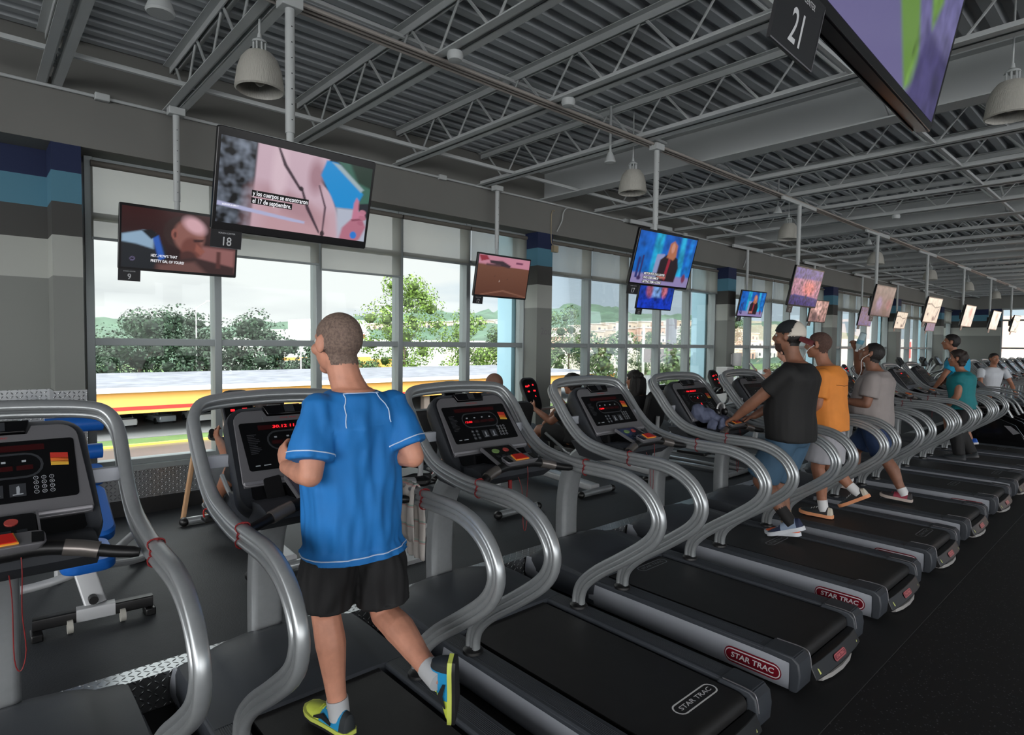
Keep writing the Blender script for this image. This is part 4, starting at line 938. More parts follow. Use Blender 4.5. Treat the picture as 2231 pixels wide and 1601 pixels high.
def television(x, y, z, pitch, yaw, label, shapes, num=None, caps=(), res=(72, 40), pole_x=0.0, bz=0.04, group='televisions hung from the ceiling', numside=-1):
    r = thing('hanging_television', (x, y, z), label, 'television', group, rz=yaw)
    fr = frame((0, 0, 0), (1, 0, 0), (0, -math.sin(pitch), math.cos(pitch)))   # normal towards the viewer, tipped down
    fb = frame((0, 0, 0), (1, 0, 0), (0, -math.sin(pitch), math.cos(pitch)))
    h = MB(); h.plate(rrect(SW, SH, 0.012), fb, -0.018, 0.012); h.loft([[fb(a*k, b*k2-0.02, d) for a, b in rrect(SW, SH, 0.012)] for d, k, k2 in ((-0.018, 0.96, 0.94), (-0.05, 0.84, 0.78), (-0.065, 0.6, 0.55))])
    cs = h.build('housing', M_TVF, r, bevel=0.003)
    s = paint(SW-0.034, SH-bz, res[0], res[1], fr, shapes, 0.0125); s.parent = r
    tw, th = SW-0.034, SH-bz
    if caps:
        for (u, v, size, txt, box) in caps:
            c = MB(); vs, fs = text_geo(txt, size, 'LEFT', 0.0, 0.012); vs = [(a*0.74, b) for a, b in vs]
            if box:
                mxx = max(p[0] for p in vs); c.mat(0).flat([((u-0.5)*tw-0.006, (0.5-v)*th-size*0.42), ((u-0.5)*tw+mxx+0.006, (0.5-v)*th-size*0.42), ((u-0.5)*tw+mxx+0.006, (0.5-v)*th+size*0.48), ((u-0.5)*tw-0.006, (0.5-v)*th+size*0.48)], fr, 0.0132)
            c.mat(1).add([fr((u-0.5)*tw+a, (0.5-v)*th+b, 0.0138) for a, b in vs], fs)
            c.build('caption', [M_CBOX, M_CAP], s, smooth=0, recalc=False)
    if num:
        n = MB(); u0 = -SW/2+0.0 if numside < 0 else SW/2-0.15; n.mat(0).plate([(u0, -SH/2-0.088), (u0+0.152, -SH/2-0.088), (u0+0.152, -SH/2+0.004), (u0, -SH/2+0.004)], fr, 0.013, 0.018)
        pl = n.build('number_plate', M_SIGN, r)
        t = MB(); t.text(num, fr, u0+0.076, -SH/2-0.055, 0.062, 0.0186, sx=0.85, bold=0.01)
        t.text('SCREEN CENTER', fr, u0+0.076, -SH/2-0.012, 0.011, 0.0186); t.build('digits', mat('plate_print', (200, 202, 204), rough=0.4), pl, smooth=0, recalc=False)
        t = MB()
        for a, b, c_, d in ((u0, -SH/2-0.088, u0+0.152, -SH/2-0.086), (u0+0.150, -SH/2-0.088, u0+0.152, -SH/2)): t.flat([(a, b), (c_, b), (c_, d), (a, d)], fr, 0.0186)
        t.build('plate_edge', M_BEZ, pl, smooth=0, recalc=False)
    m = MB(); m.ext((-0.16, 0.06, -0.14), (0.16, 0.085, 0.14)); m.ext((-0.2, 0.085, -0.07), (-0.12, 0.13, 0.08)); m.ext((-0.05, 0.08, -0.05), (0.05, 0.14, 0.05)); m.build('wall_bracket', M_BLACK, r, bevel=0.004)
    p = MB(); p.cyl((pole_x, 0.11, -0.1), (pole_x, 0.11, 3.55-z), 0.021, n=14); p.cyl((pole_x, 0.11, 0.35), (pole_x, 0.11, 3.55-z), 0.026, n=14)
    po = p.build('pole', M_WHITE, r)
    q = MB()
    for i in range(7): q.cyl((pole_x, 0.087-0.003, 0.42+i*0.085), (pole_x, 0.09, 0.42+i*0.085), 0.004, n=6)
    q.build('pole_holes', M_BLACK, po)['kind'] = 'stuff'
    MB().box((pole_x, 0.11, 3.568-z), (0.12 if x < 6 else 1.04, 0.09 if x < 6 else 0.03, 0.06)).build('ceiling_clamp', M_WHITE, r, bevel=0.004)
    return r
skin1, skin2 = (214, 160, 160), (190, 130, 128)
PIC_A = [('bg', (44, 20, 22)), ('grad', (58, 26, 26), (24, 14, 18), 'y'), ('p', [(0.56, .52), (1, .55), (1, .95), (0.5, .98)], (150, 100, 98), .06), ('p', [(0.0, .45), (0.22, .38), (0.36, .62), (0.40, 1.02), (0, 1.02)], (30, 34, 40), .02),
         ('p', [(0.0, .46), (0.18, .36), (0.27, .40), (0.26, .66), (0.12, .6), (0.0, .58)], (150, 180, 205), .03), ('p', [(0.24, .40), (0.30, .42), (0.36, .80), (0.31, .85)], (44, 96, 190), .02), ('p', [(0.16, .37), (0.24, .34), (0.30, .42), (0.24, .50)], (20, 24, 30), .015),
         ('e', .50, .34, .29, .28, 0, (52, 34, 33), .12), ('e', .565, .38, .25, .28, 0, (146, 96, 88), .25), ('e', .61, .19, .19, .12, 28, (222, 176, 184), .7), ('e', .59, .60, .17, .20, 0, (118, 68, 60), .35), ('p', [(.63, .50), (.715, .62), (.67, .69), (.62, .62)], (152, 90, 78), .02),
         ('e', .56, .74, .13, .10, 0, (78, 46, 43), .4), ('p', [(.60, .43), (.70, .41), (.69, .455), (.61, .475)], (54, 30, 30), .02), ('e', .435, .37, .05, .09, 0, (150, 90, 80), .3), ('e', .44, .38, .022, .05, 0, (90, 52, 48), .4), ('p', [(0.30, .86), (0.62, .74), (1, .86), (1, 1.02), (0.26, 1.02)], (60, 40, 40), .04), ('p', [(0.30, .92), (0.62, .82), (0.74, 1.02), (.3, 1.02)], (112, 78, 74), .06), ('p', [(0.82, .6), (0.86, .6), (0.86, .9), (0.82, .9)], (90, 52, 50), .02),
         ('e', .09, .85, .035, .035, 0, (120, 110, 150), .3), ('e', .09, .85, .022, .022, 0, (30, 24, 40), .3)]
PIC_B = [('bg', (38, 42, 50)), ('p', [(-.1, -.1), (.21, -.1), (.20, 1.1), (-.1, 1.1)], (74, 80, 90), .01), ('noise', 0, .205, 1.2, 9), ('p', [(.215, -.1), (.70, -.1), (.66, .10), (.60, .25), (.72, .45), (.80, .80), (.82, 1.1), (.205, 1.1)], (214, 184, 198), .015),
         ('p', [(.23, .55), (.5, .62), (.74, .7), (.78, 1.1), (.21, 1.1)], (204, 164, 172), .2), ('e', .45, .66, .42, .13, 20, (186, 146, 156), .9), ('e', .36, .30, .10, .35, 0, (228, 200, 212), .9), ('e', .60, .25, .10, .2, 0, (176, 136, 148), .9), ('p', [(.66, .02), (.63, .22), (.72, .48), (.76, .60), (.90, .58), (.96, .36), (.85, .18), (.74, .02)], (28, 150, 222), .015),
         ('p', [(.74, .0), (.84, .16), (.95, .36), (.92, .50), (1.05, .45), (1.05, -.1), (.72, -.1)], (64, 110, 96), .02), ('p', [(.80, -.1), (1.05, -.1), (1.05, .30), (.9, .22)], (40, 60, 50), .03), ('p', [(.70, .03), (.76, .04), (.95, .30), (.93, .34)], (170, 190, 196), .02), ('p', [(.76, .60), (.92, .58), (1.0, .7), (1.02, 1.05), (.80, 1.05)], (190, 196, 214), .03),
         ('p', [(.80, 1.05), (.82, .85), (.88, .72), (.96, .66), (1.0, .80), (.96, .98), (.9, 1.05)], (190, 120, 140), .02), ('p', [(.885, .72), (.89, .50), (.905, .42), (.925, .46), (.93, .60), (.98, .62), (.99, .68), (.95, .72)], (206, 130, 156), .015), ('p', [(.88, .72), (.99, .67), (.99, .70), (.89, .745)], (150, 84, 104), .01),
         ('p', [(.335, .0), (.35, .0), (.40, .18), (.50, .42), (.49, .45), (.38, .2)], (70, 52, 64), .008), ('p', [(.50, .42), (.515, .42), (.56, .62), (.66, .95), (.655, .98), (.55, .68)], (70, 52, 64), .008), ('p', [(.62, .35), (.63, .35), (.69, .62), (.685, .95), (.675, .95), (.675, .62)], (84, 62, 76), .008),
         ('e', .505, .44, .03, .03, 0, (50, 38, 48), .3), ('e', .68, .97, .03, .04, 0, (60, 46, 52), .3), ('p', [(0, .75), (.55, .845), (.55, .875), (.48, .872), (0, .80)], (188, 190, 226), .01), ('e', .965, .60, .05, .03, 10, (196, 126, 148), .3), ('e', .965, .68, .055, .03, 10, (190, 118, 140), .3), ('e', .955, .755, .05, .03, 10, (180, 108, 130), .3), ('e', .91, .93, .05, .05, 0, (50, 130, 220), .3)]
PIC_C = [('bg', (112, 70, 52)), ('grad', (124, 80, 60), (98, 60, 46), 'y'), ('p', [(-.1, -.1), (1.1, -.1), (1.1, .24), (-.1, .22)], (206, 138, 158), .02), ('p', [(.2, .12), (.45, .10), (.62, .2), (.6, .26), (.45, .24), (.22, .18)], (60, 44, 52), .02), ('p', [(.15, .2), (.42, .2), (.42, .25), (.15, .25)], (90, 60, 66), .01), ('p', [(0, .02), (.14, .0), (.2, .10), (.05, .16)], (150, 44, 60), .02), ('p', [(.72, .09), (.86, .09), (.86, .13), (.72, .13)], (120, 60, 90), .01), ('p', [(.1, .98), (.52, .84), (1, .97), (1, .99), (.52, .87), (.1, 1.0)], (150, 104, 84), .02), ('e', .43, .62, .012, .02, 0, (200, 180, 170), .4), ('e', .58, .55, .01, .02, 0, (70, 46, 40), .4), ('e', .33, .5, .01, .02, 0, (78, 50, 44), .4)]
PIC_D = [('grad', (16, 92, 190), (18, 110, 200), 'y'), ('p', [(.28, -.1), (.42, -.1), (.40, .8), (.27, .8)], (30, 170, 214), .05), ('p', [(.72, -.1), (.80, -.1), (.84, .8), (.74, .8)], (40, 170, 216), .04), ('p', [(.90, -.1), (.96, -.1), (.96, .8), (.88, .8)], (24, 130, 220), .04), ('noise', 0, 1, .25, 6), ('p', [(-.1, .80), (1.1, .80), (1.1, 1.1), (-.1, 1.1)], (152, 140, 190), .05), ('p', [(.35, .40), (.48, .38), (.50, .9), (.33, .85)], (150, 160, 205), .02),
         ('p', [(.42, .50), (.52, .38), (.62, .36), (.72, .44), (.76, .62), (.74, .92), (.40, .92)], (40, 28, 34), .02), ('p', [(.56, .42), (.60, .5), (.57, .90), (.53, .88)], (160, 40, 60), .01), ('p', [(.54, .16), (.60, .10), (.67, .18), (.68, .40), (.64, .48), (.52, .44)], (186, 116, 84), .025), ('e', .60, .24, .055, .10, 0, (214, 150, 130), .3), ('p', [(.42, .80), (.56, .78), (.58, .86), (.44, .88)], (190, 120, 110), .02),
         ('p', [(.06, .5), (.09, .5), (.09, .9), (.05, .9)], (40, 50, 120), .01), ('p', [(.12, .45), (.145, .45), (.14, .88), (.11, .88)], (50, 50, 110), .01), ('e', .9, .82, .06, .09, 0, (120, 60, 90), .5), ('e', .12, .9, .06, .04, 0, (60, 40, 90), .5)]
PIC_E = [('grad', (20, 60, 150), (14, 50, 180), 'y'), ('e', .3, .4, .2, .24, 0, (150, 80, 110), .6), ('e', .72, .35, .16, .26, 0, (200, 110, 130), .6), ('p', [(.38, .25), (.62, .25), (.62, .62), (.38, .62)], (120, 160, 220), .08), ('p', [(-.1, .72), (1.1, .72), (1.1, 1.1), (-.1, 1.1)], (16, 56, 190), .06), ('noise', 0, 1, .35, 7)]
PIC_G = [('bg', (170, 116, 140)), ('p', [(-.1, -.1), (1.1, -.1), (1.1, .26), (-.1, .30)], (84, 74, 140), .04), ('p', [(.0, .74), (1.1, .78), (1.1, 1.1), (-.1, 1.1)], (60, 48, 116), .03), ('e', .6, .52, .4, .2, 0, (214, 120, 116), .8), ('noise', 0, 1, .5, 12), ('p', [(.1, .72), (.9, .76), (.9, .8), (.1, .77)], (40, 50, 130), .01), ('e', .55, .75, .05, .08, 0, (50, 40, 60), .4)]
PIC_H = [('bg', (160, 120, 116)), ('e', .4, .35, .4, .3, 20, (216, 170, 164), .7), ('e', .3, .75, .3, .25, 0, (84, 60, 66), .6), ('noise', 0, 1, .5, 6)]
PIC_I = [('grad', (96, 82, 78), (70, 56, 74), 'y'), ('e', .3, .6, .25, .22, 0, (110, 96, 140), .7), ('e', .8, .6, .2, .2, 0, (110, 50, 70), .7), ('e', .7, .9, .25, .15, 0, (26, 20, 24), .6), ('noise', 0, 1, .35, 6)]
PIC_J = [('grad', (50, 50, 96), (26, 40, 120), 'y'), ('noise', 0, 1, .5, 8)]
PIC_K = [('bg', (226, 216, 196)), ('p', [(-.1, .26), (.3, .22), (.6, .36), (1.1, .28), (1.1, .31), (.6, .40), (.3, .27), (-.1, .31)], (60, 60, 56), .02), ('e', .2, .68, .1, .06, 0, (90, 92, 96), .4), ('p', [(.7, .9), (.9, .38), (.94, .4), (.8, .95)], (120, 120, 120), .02), ('e', .65, .85, .12, .1, 0, (60, 64, 70), .6), ('noise', 0, 1, .12, 6)]
PIC_L = [('bg', (226, 212, 200)), ('e', .6, .3, .25, .25, 0, (216, 130, 120), .7), ('noise', 0, 1, .15, 5)]
PIC_21 = [('bg', (104, 98, 146)), ('grad', (92, 90, 140), (112, 106, 152), 'y'), ('p', [(.05, .0), (.30, 0), (.80, .92), (.70, 1.0)], (108, 148, 66), .03), ('p', [(.40, .0), (.62, 0), (.84, .56), (.80, .70)], (108, 148, 66), .03), ('p', [(.78, .0), (.90, 0), (.90, .3)], (108, 148, 66), .03), ('e', .45, .45, .008, .03, 0, (30, 26, 40), .4), ('e', .6, .62, .008, .03, 0, (30, 26, 40), .4), ('e', .66, .5, .008, .03, 0, (30, 26, 40), .4), ('p', [(.76, .70), (1.1, .74), (1.1, 1.1), (.72, 1.1)], (70, 64, 110), .05), ('noise', .7, 1, .25, 9)]
YB, YF = 5.52, 3.28
tv = television
tv(1.325, YB, 2.487, 0.18, 0.02, 'television in the window row showing a bald man with bowed head', PIC_A, '9', [(.24, .77, .030, "HEY...HOW'S THAT", False), (.24, .86, .030, 'PRETTY GAL OF YOURS?', False)], (112, 64))
tv(1.375, YF, 2.507, 0.249, 0.026, 'large near television numbered 18 showing a bare shoulder and a blue pool', PIC_B, '18', [(.205, .60, .034, 'y los cuerpos se encontraron', True), (.205, .69, .034, 'el 17 de septiembre.', True), (.03, .785, .012, 'BARRUSIA & ABRIL 2', False)], (160, 90), bz=0.085)
tv(4.84, YB, 2.49, 0.177, 0.04, 'television in the window row showing a brown baseball field', PIC_C, '12')
tv(4.90, YF, 2.492, 0.266, -0.066, 'television of the front row showing a woman presenter on blue', PIC_D, '17', [(.2, .80, .030, 'MOTION PICK ON A LAWYER', True), (.2, .88, .030, 'WHO LOSES GAME BY', True), (.2, .96, .030, 'GETTING THEM A LICENSE', True)], (96, 54))
tv(8.05, YB, 2.49, 0.2, -0.05, 'television in the window row half hidden behind the blue presenter screen', PIC_E, '12')
tv(11.23, YB, 2.49, 0.219, -0.073, 'small blue television in the window row beside the third column', PIC_D, '13')
tv(8.15, YF, 2.462, 0.211, 0.0, 'television of the front row showing a pink and violet arena', PIC_G, '15')
tv(14.45, YB, 2.49, 0.2, -0.04, 'television in the window row showing a pinkish crowd behind the cap', PIC_H, '14')
tv(11.24, YF, 2.451, 0.202, -0.033, 'dim brown television of the front row above the grey-shirted man', PIC_I, '16')
tv(17.6, YB, 2.49, 0.2, -0.04, 'dark blue television in the window row beside the dim brown one', PIC_J, '15')
tv(14.26, YF, 2.437, 0.207, -0.038, 'pale television of the front row with dark cables mirrored in it', PIC_K, '17')
tv(20.6, YB, 2.49, 0.2, -0.04, 'small cream television in the window row right of the fourth column', PIC_K, '18')
tv(17.35, YF, 2.44, 0.21, -0.03, 'cream television with a pink figure, next after the cable one', PIC_L, '19')
tv(20.4, YF, 2.44, 0.21, -0.03, 'cream television with a pink blot farther down the front row', PIC_L, '20')
tv(23.5, YF, 2.44, 0.21, -0.03, 'narrow cream television third from the far end', PIC_K, '22')
tv(26.6, YF, 2.44, 0.21, -0.03, 'farthest television of the front row', PIC_L, '23')
tv(23.9, YB, 2.49, 0.2, -0.04, 'farthest dark television of the window row by the end wall', PIC_J, '24')
t21 = tv(1.25, 0.35, 2.455, 0.20, 0.04, 'large television at top right with plate 21, seen from below', PIC_21, '21', [], (140, 80))
for c in kids(t21):
    if c.name.startswith('housing'):
        k = MB()
        for i in range(14): k.ext((-0.30+i*0.03, 0.045, -0.18), (-0.285+i*0.03, 0.078, -0.1))
        k.build('vent_slats', M_BLACK, c)['kind'] = 'stuff'
# ================================================================== PEOPLE
def skinmat(n, c): return mat(n, c, rough=0.55, noise_amt=0.12, nscale=18, bump=0.08, bscale=120)
def attach(o, root):
    o.parent = root
    o.matrix_parent_inverse = root.matrix_world_local_inv if hasattr(root, 'matrix_world_local_inv') else Matrix.Translation(root.location).inverted()
    return o
def limb(mb, pts, rad, n=12, k=4):
    P = smoothpath(pts, k); mb.tube(P, interp(rad, len(P)), n)
    mb.ell(pts[0], (rad[0],)*3, 12, 8); mb.ell(pts[-1], (rad[-1],)*3, 12, 8)
def hand(mb, wr, d, palm, thumb, s=1.0, curl=0.6):
    """wr wrist, d finger direction, palm = direction the palm faces, thumb = side of the thumb"""
    d = d.normalized(); palm = (palm-d*palm.dot(d)).normalized(); th = d.cross(palm).normalized()
    if th.dot(thumb) < 0: th = -th
    c = wr+d*0.048*s
    B = Matrix((th, d, palm)).transposed()
    mb.ell(c, (0.040*s, 0.052*s, 0.017*s), 14, 9, B); mb.ell(wr, (0.027*s, 0.03*s, 0.021*s), 12, 8, B)
    for i, (off, ln) in enumerate(((0.030, 0.072), (0.010, 0.080), (-0.011, 0.075), (-0.030, 0.060))):
        b = wr+d*(0.088-abs(off)*0.25)*s+th*off*s; P = [b-d*0.02*s, b]; a = 0.25*curl*2; dd = d
        for q in (0.42, 0.32, 0.26):
            ang = a; a += 0.75*curl
            dd = (d*math.cos(ang)+palm*math.sin(ang)); P.append(P[-1]+dd*ln*q*s)
        mb.tube(P, [0.0095*s, 0.0095*s, 0.0088*s, 0.008*s, 0.0065*s], 8); mb.ell(P[-1], (0.0068*s,)*3, 8, 6)
    b = wr+d*0.022*s+th*0.026*s; e = (d*0.62+th*0.70+palm*0.35).normalized()
    P = [b, b+e*0.032*s, b+e*0.052*s+d*0.012*s+palm*0.004*s, b+e*0.058*s+d*0.036*s+palm*0.010*s]
    mb.tube(P, [0.014*s, 0.012*s, 0.0105*s, 0.0085*s], 8); mb.ell(P[-1], (0.0088*s,)*3, 8, 6)
def head_geo(mb, c, f, u, s=1.0):
    r = f.cross(u).normalized(); B = Matrix((r, f, u)).transposed()
    def P(a, b, h): return c+r*a*s+f*b*s+u*h*s
    mb.ell(P(0, -0.012, 0.026), (0.077*s, 0.098*s, 0.092*s), 22, 16, B)
    mb.ell(P(0, 0.022, -0.030), (0.062*s, 0.072*s, 0.080*s), 18, 12, B)
    mb.ell(P(0, 0.062, -0.090), (0.030*s, 0.028*s, 0.024*s), 12, 8, B)
    mb.ell(P(0, 0.070, 0.030), (0.050*s, 0.022*s, 0.016*s), 12, 8, B)
    mb.tube([P(0, 0.084, 0.028), P(0, 0.098, 0.005), P(0, 0.112, -0.018), P(0, 0.100, -0.028)], [0.009*s, 0.011*s, 0.014*s, 0.012*s], 8)
    mb.ell(P(0, 0.088, -0.055), (0.024*s, 0.013*s, 0.007*s), 10, 6, B); mb.ell(P(0, 0.086, -0.066), (0.021*s, 0.012*s, 0.008*s), 10, 6, B)
    for q in (-1, 1):
        e = Matrix.Rotation(-0.35*q, 3, u) @ B
        mb.ell(P(q*0.084, -0.006, 0.000), (0.0085*s, 0.020*s, 0.034*s), 12, 8, e); mb.ell(P(q*0.050, 0.060, -0.018), (0.022*s, 0.020*s, 0.022*s), 10, 6, B)
        mb.ell(P(q*0.076, -0.004, -0.022), (0.008*s, 0.010*s, 0.012*s), 8, 6, B)
def hair_shell(body, c, f, u, m, root, thick=0.004, line=None, name='hair', s=1.0, rough=0.0, low=-0.065, earclip=0.080):
    r = f.cross(u); me = body.data; sel = []
    def ok(p):
        d = p-c
        if d.length > 0.17*s: return False
        a, b, q = d.dot(f)/s, d.dot(u)/s, abs(d.dot(r))/s
        if q > earclip and b < 0.045: return False
        if line: return line(a, b, q)
        th = low if a < -0.03 else (low+(0.060-low)*min(1, (a+0.03)/0.085)**0.8)
        return b > th and not (a > 0.062 and b < 0.072)
    for p in me.polygons:
        if ok(p.center): sel.append(p)
    idx = {}; vs = []; fs = []; cnt = {}
    for p in sel:
        t = []
        for i in p.vertices:
            if i not in idx: idx[i] = len(vs); vs.append(i)
            t.append(idx[i])
        fs.append(t)
        for a, b in zip(t, t[1:]+t[:1]): cnt[(min(a, b), max(a, b))] = cnt.get((min(a, b), max(a, b)), 0)+1
    edge = {i for e, n in cnt.items() if n == 1 for i in e}
    mb = MB(); co = []
    for j, i in enumerate(vs):
        v = me.vertices[i]; k = 0.0005 if j in edge else thick*(1+rough*noise.noise(v.co*38))
        co.append(v.co+v.normal*k)
    mb.add(co, fs); o = mb.build(name, m, None, smooth=180, recalc=False); return attach(o, root)
def shoe(root, ank, f, u, mats, s=1.0, name='shoe', sole_m=None, lace=None, accent=None):
    f = f.normalized(); u = (u-f*u.dot(f)).normalized(); r = f.cross(u); o = ank-u*0.080*s
    def P(a, b, c): return o+f*a*s+r*b*s+u*c*s
    st = [(-0.078, 0.020, 0.062), (-0.070, 0.030, 0.088), (-0.045, 0.036, 0.094), (-0.005, 0.037, 0.090), (0.035, 0.039, 0.084), (0.075, 0.043, 0.070), (0.115, 0.048, 0.056), (0.155, 0.046, 0.048), (0.185, 0.036, 0.040), (0.202, 0.018, 0.030)]
    up = MB()
    for seg in range(len(st)-1):
        up.mat((0 if seg < 2 else (1 if seg < 5 else 2)) if len(mats) > 2 else 0)
        rr = []
        for x, w, t in st[seg:seg+2]: rr.append([P(x, w*math.cos(a)*(1.0 if math.sin(a) < 0.2 else 0.82+0.1*math.cos(a)**2), 0.018+(t-0.018)*max(0, math.sin(a))**0.75) for a in [PI*i/10 for i in range(11)]])
        up.loft(rr, caps=True)
    sh = attach(up.build(name, mats, None, smooth=60), root)
    so = MB()
    for h0, h1, gr in ((0.0, 0.012, 1.02), (0.012, 0.028, 1.06)):
        so.mat(0 if h0 > 0 else 1); out = [(x, w*gr) for x, w, t in st]; out[0] = (-0.083, 0.022); poly = [(x, w) for x, w in out]+[(x, -w) for x, w in reversed(out)]
        so.loft([[P(x, w, h0+0.03*max(0, x-0.14)*4) for x, w in poly], [P(x, w, h1+0.03*max(0, x-0.14)*4) for x, w in poly]])
    so.build('sole', [sole_m or M_WHT, accent or sole_m or M_WHT], sh, smooth=30)
    if lace:
        l = MB()
        for i in range(4): x = 0.03+i*0.022; t = 0.088-i*0.008; l.tube([P(x, -0.02, t-0.006), P(x, 0, t+0.002), P(x, 0.02, t-0.006)], 0.0028, 6)
        l.build('laces', lace, sh)
    if accent:
        for q in (-1, 1):
            l = MB(); l.loft([[P(0.00, q*0.0385, 0.035), P(0.0, q*0.041, 0.035), P(0.0, q*0.040, 0.045), P(0, q*0.037, 0.045)], [P(0.05, q*0.043, 0.045), P(0.05, q*0.045, 0.045), P(0.05, q*0.042, 0.065), P(0.05, q*0.038, 0.065)], [P(0.10, q*0.047, 0.034), P(0.10, q*0.049, 0.034), P(0.10, q*0.047, 0.040), P(0.1, q*0.044, 0.040)]]); l.build('side_flash', accent, sh)
    return sh
def person(label, J, C, voxel=0.009, group=None):
    """J joints in world space, C colours, sizes and clothes"""
    s = C.get('s', 1.0); fat = C.get('fat', 1.0); deep = C.get('deep', fat)
    J = {k: V(v) for k, v in J.items()}
    root = thing('person', (J['pel'].x, J['pel'].y, C.get('z0', 0.19)), label, 'person', group)
    f = J['face'].normalized(); u = J.get('hup', V((0, 0, 1))); u = (u-f*u.dot(f)).normalized(); f = f.normalized(); hc = J['head']
    fw = J['fwd'].normalized()
    sk = C['skin']
    # torso rings
    def rings(inf, lo, hi, shape):
        out = []
        pel, nk = J['pel'], J['neck']; ax = (nk-pel)
        rh = (J['hipR']-J['hipL']).normalized(); rs = (J['shR']-J['shL']).normalized()
        for t, w, d, b in shape:
            if t < lo or t > hi: continue
            tt = max(0, min(1, t)); c = pel+ax*t+fw*b*s; rv = (rh*(1-tt)+rs*tt).normalized(); dv = rv.cross(ax.normalized()).normalized()
            if dv.dot(fw) < 0: dv = -dv
            W = (w+inf)*s*fat**(1 if t < 0.9 else 0.3); D = (d+inf)*s*deep**(1 if t < 0.9 else 0.3)
            out.append([c+rv*W*math.copysign(abs(math.cos(a))**0.85, math.cos(a))+dv*D*math.copysign(abs(math.sin(a))**0.9, math.sin(a)) for a in [2*PI*i/24 for i in range(24)]])
        return out
    shp = [(-0.20, 0.09, 0.08, 0), (-0.10, 0.155, 0.115, 0), (0.0, 0.165, 0.118, 0), (0.12, 0.152, 0.108, 0), (0.28, 0.142, 0.102, 0.008), (0.45, 0.152, 0.112, 0.012), (0.62, 0.170, 0.122, 0.010), (0.78, 0.180, 0.118, 0.0), (0.88, 0.165, 0.095, -0.008), (0.95, 0.115, 0.075, -0.010), (1.02, 0.066, 0.062, -0.006)]
    if C.get('belly'): shp = [(t, w, d+(C['belly']*math.exp(-((t-0.25)/0.22)**2)), b+C['belly']*0.7*math.exp(-((t-0.25)/0.22)**2)) for t, w, d, b in shp]
    body = MB(); body.loft(rings(0, -0.2, 1.1, shp))
    nb = J['neck']+V((0, 0, -0.02)); limb(body, [nb, (nb*0.5+hc*0.5)-u*0.03, hc-u*0.045-f*0.018], [0.062*s*C.get('neckr', 1), 0.056*s*C.get('neckr', 1), 0.054*s*C.get('neckr', 1)])
    head_geo(body, hc, f, u, s*C.get('hs', 1.0))
    ar = C.get('arm', 1.0)*s; lr = C.get('leg', 1.0)*s
    for q in 'LR':
        a, b, c = J['sh'+q], J['el'+q], J['wr'+q]
        limb(body, [a, a*0.5+b*0.5, b], [0.052*ar, 0.047*ar, 0.039*ar]); limb(body, [b, b*0.65+c*0.35, c], [0.039*ar, 0.041*ar, 0.026*ar])
        hand(body, c, J.get('hd'+q, (c-b)), J.get('pa'+q, V((0, 0, -1))), J.get('th'+q, V((0, 0, 1))), s, C.get('curl', 0.9))
        h, k, an = J['hip'+q], J['kn'+q], J['an'+q]
        back = (J['pel']-J['neck']).cross(J['hipR']-J['hipL']).normalized(); back = back if back.dot(fw) < 0 else -back
        limb(body, [h, h*0.5+k*0.5, k], [0.088*lr, 0.075*lr, 0.056*lr])
        mid = k*0.68+an*0.32; kb = (k-an).cross(J['hipR']-J['hipL']).normalized(); kb = kb if kb.dot(fw) < 0 else -kb
        limb(body, [k, mid+kb*0.012*s, k*0.3+an*0.7, an], [0.055*lr, 0.059*lr, 0.042*lr, 0.035*lr])
    bo = voxel_fuse(body, 'body', sk, root, voxel, 3)
    # eyes
    r = f.cross(u)
    for q in (-1, 1):
        e = MB(); e.ell(hc+r*q*0.031*s+f*0.077*s+u*0.012*s, (0.012*s, 0.012*s, 0.010*s), 10, 8); e.mat(1).ell(hc+r*q*0.031*s+f*0.0865*s+u*0.012*s, (0.0055*s,)*3, 8, 6)
        attach(e.build('eye', [mat('eye_white', (200, 195, 190), rough=0.3), mat('iris', (40, 26, 20), rough=0.2)], None), root)
    if C.get('hair'): hair_shell(bo, hc, f, u, C['hair'], root, C.get('hthick', 0.005), C.get('hline'), s=s*C.get('hs', 1.0), rough=C.get('hrough', 0.3), low=C.get('hlow', -0.065))
    fa = C.get('foldamp', 0.006)
    def folds(p, n):
        g = max(0.0, 1-abs(n.z)*1.2)
        return g*(fa*noise.noise(V((p.x*13, p.y*13, p.z*2.6+C.get('seed', 0))))+fa*0.6*noise.noise(V((p.x*30, p.y*30, p.z*7))))
    inf = C.get('ease', 0.022); hem = C.get('hem', -0.12)
    sh = MB(); hemring = [(hem, 0.168+C.get('flare', 0.0), 0.122+C.get('flare', 0.0), 0)]
    shp2 = sorted([x for x in shp if x[0] > hem+0.04 and x[0] < 1.0]+hemring+[(1.0, 0.072, 0.066, -0.006)])
    if C.get('straight'): shp2 = [(t, max(w, 0.170) if t < 0.85 else w, max(d, 0.122) if t < 0.85 else d, b) for t, w, d, b in shp2]
    sh.loft(rings(inf, -1, 2, shp2))
    sl = C.get('sleeve', 0.62)
    for q in 'LR':
        a, b = J['sh'+q], J['el'+q]; e = a*(1-sl)+b*sl
        P = smoothpath([a-(b-a).normalized()*0.02, a*0.5+e*0.5, e], 4); sh.tube(P, interp([0.063*ar*C.get('shw', 1), 0.066*ar*C.get('slw', 1), 0.069*ar*C.get('slw', 1)], len(P)), 16)
        sh.ell(a-V((0, 0, 0.006)), (0.064*ar*C.get('shw', 1),)*3)
    so = voxel_fuse(sh, 'shirt', C['shirt'], root, C.get('cvox', 0.012), 5, folds)
    st = MB(); st.loft(rings(0.008, -1, 0.2, [(-0.22, 0.10, 0.09, 0), (-0.12, 0.160, 0.118, 0), (0.0, 0.168, 0.12, 0), (0.1, 0.158, 0.112, 0)]))
    ll = C.get('shortlen', 0.78); lw = C.get('shortw', 1.0)
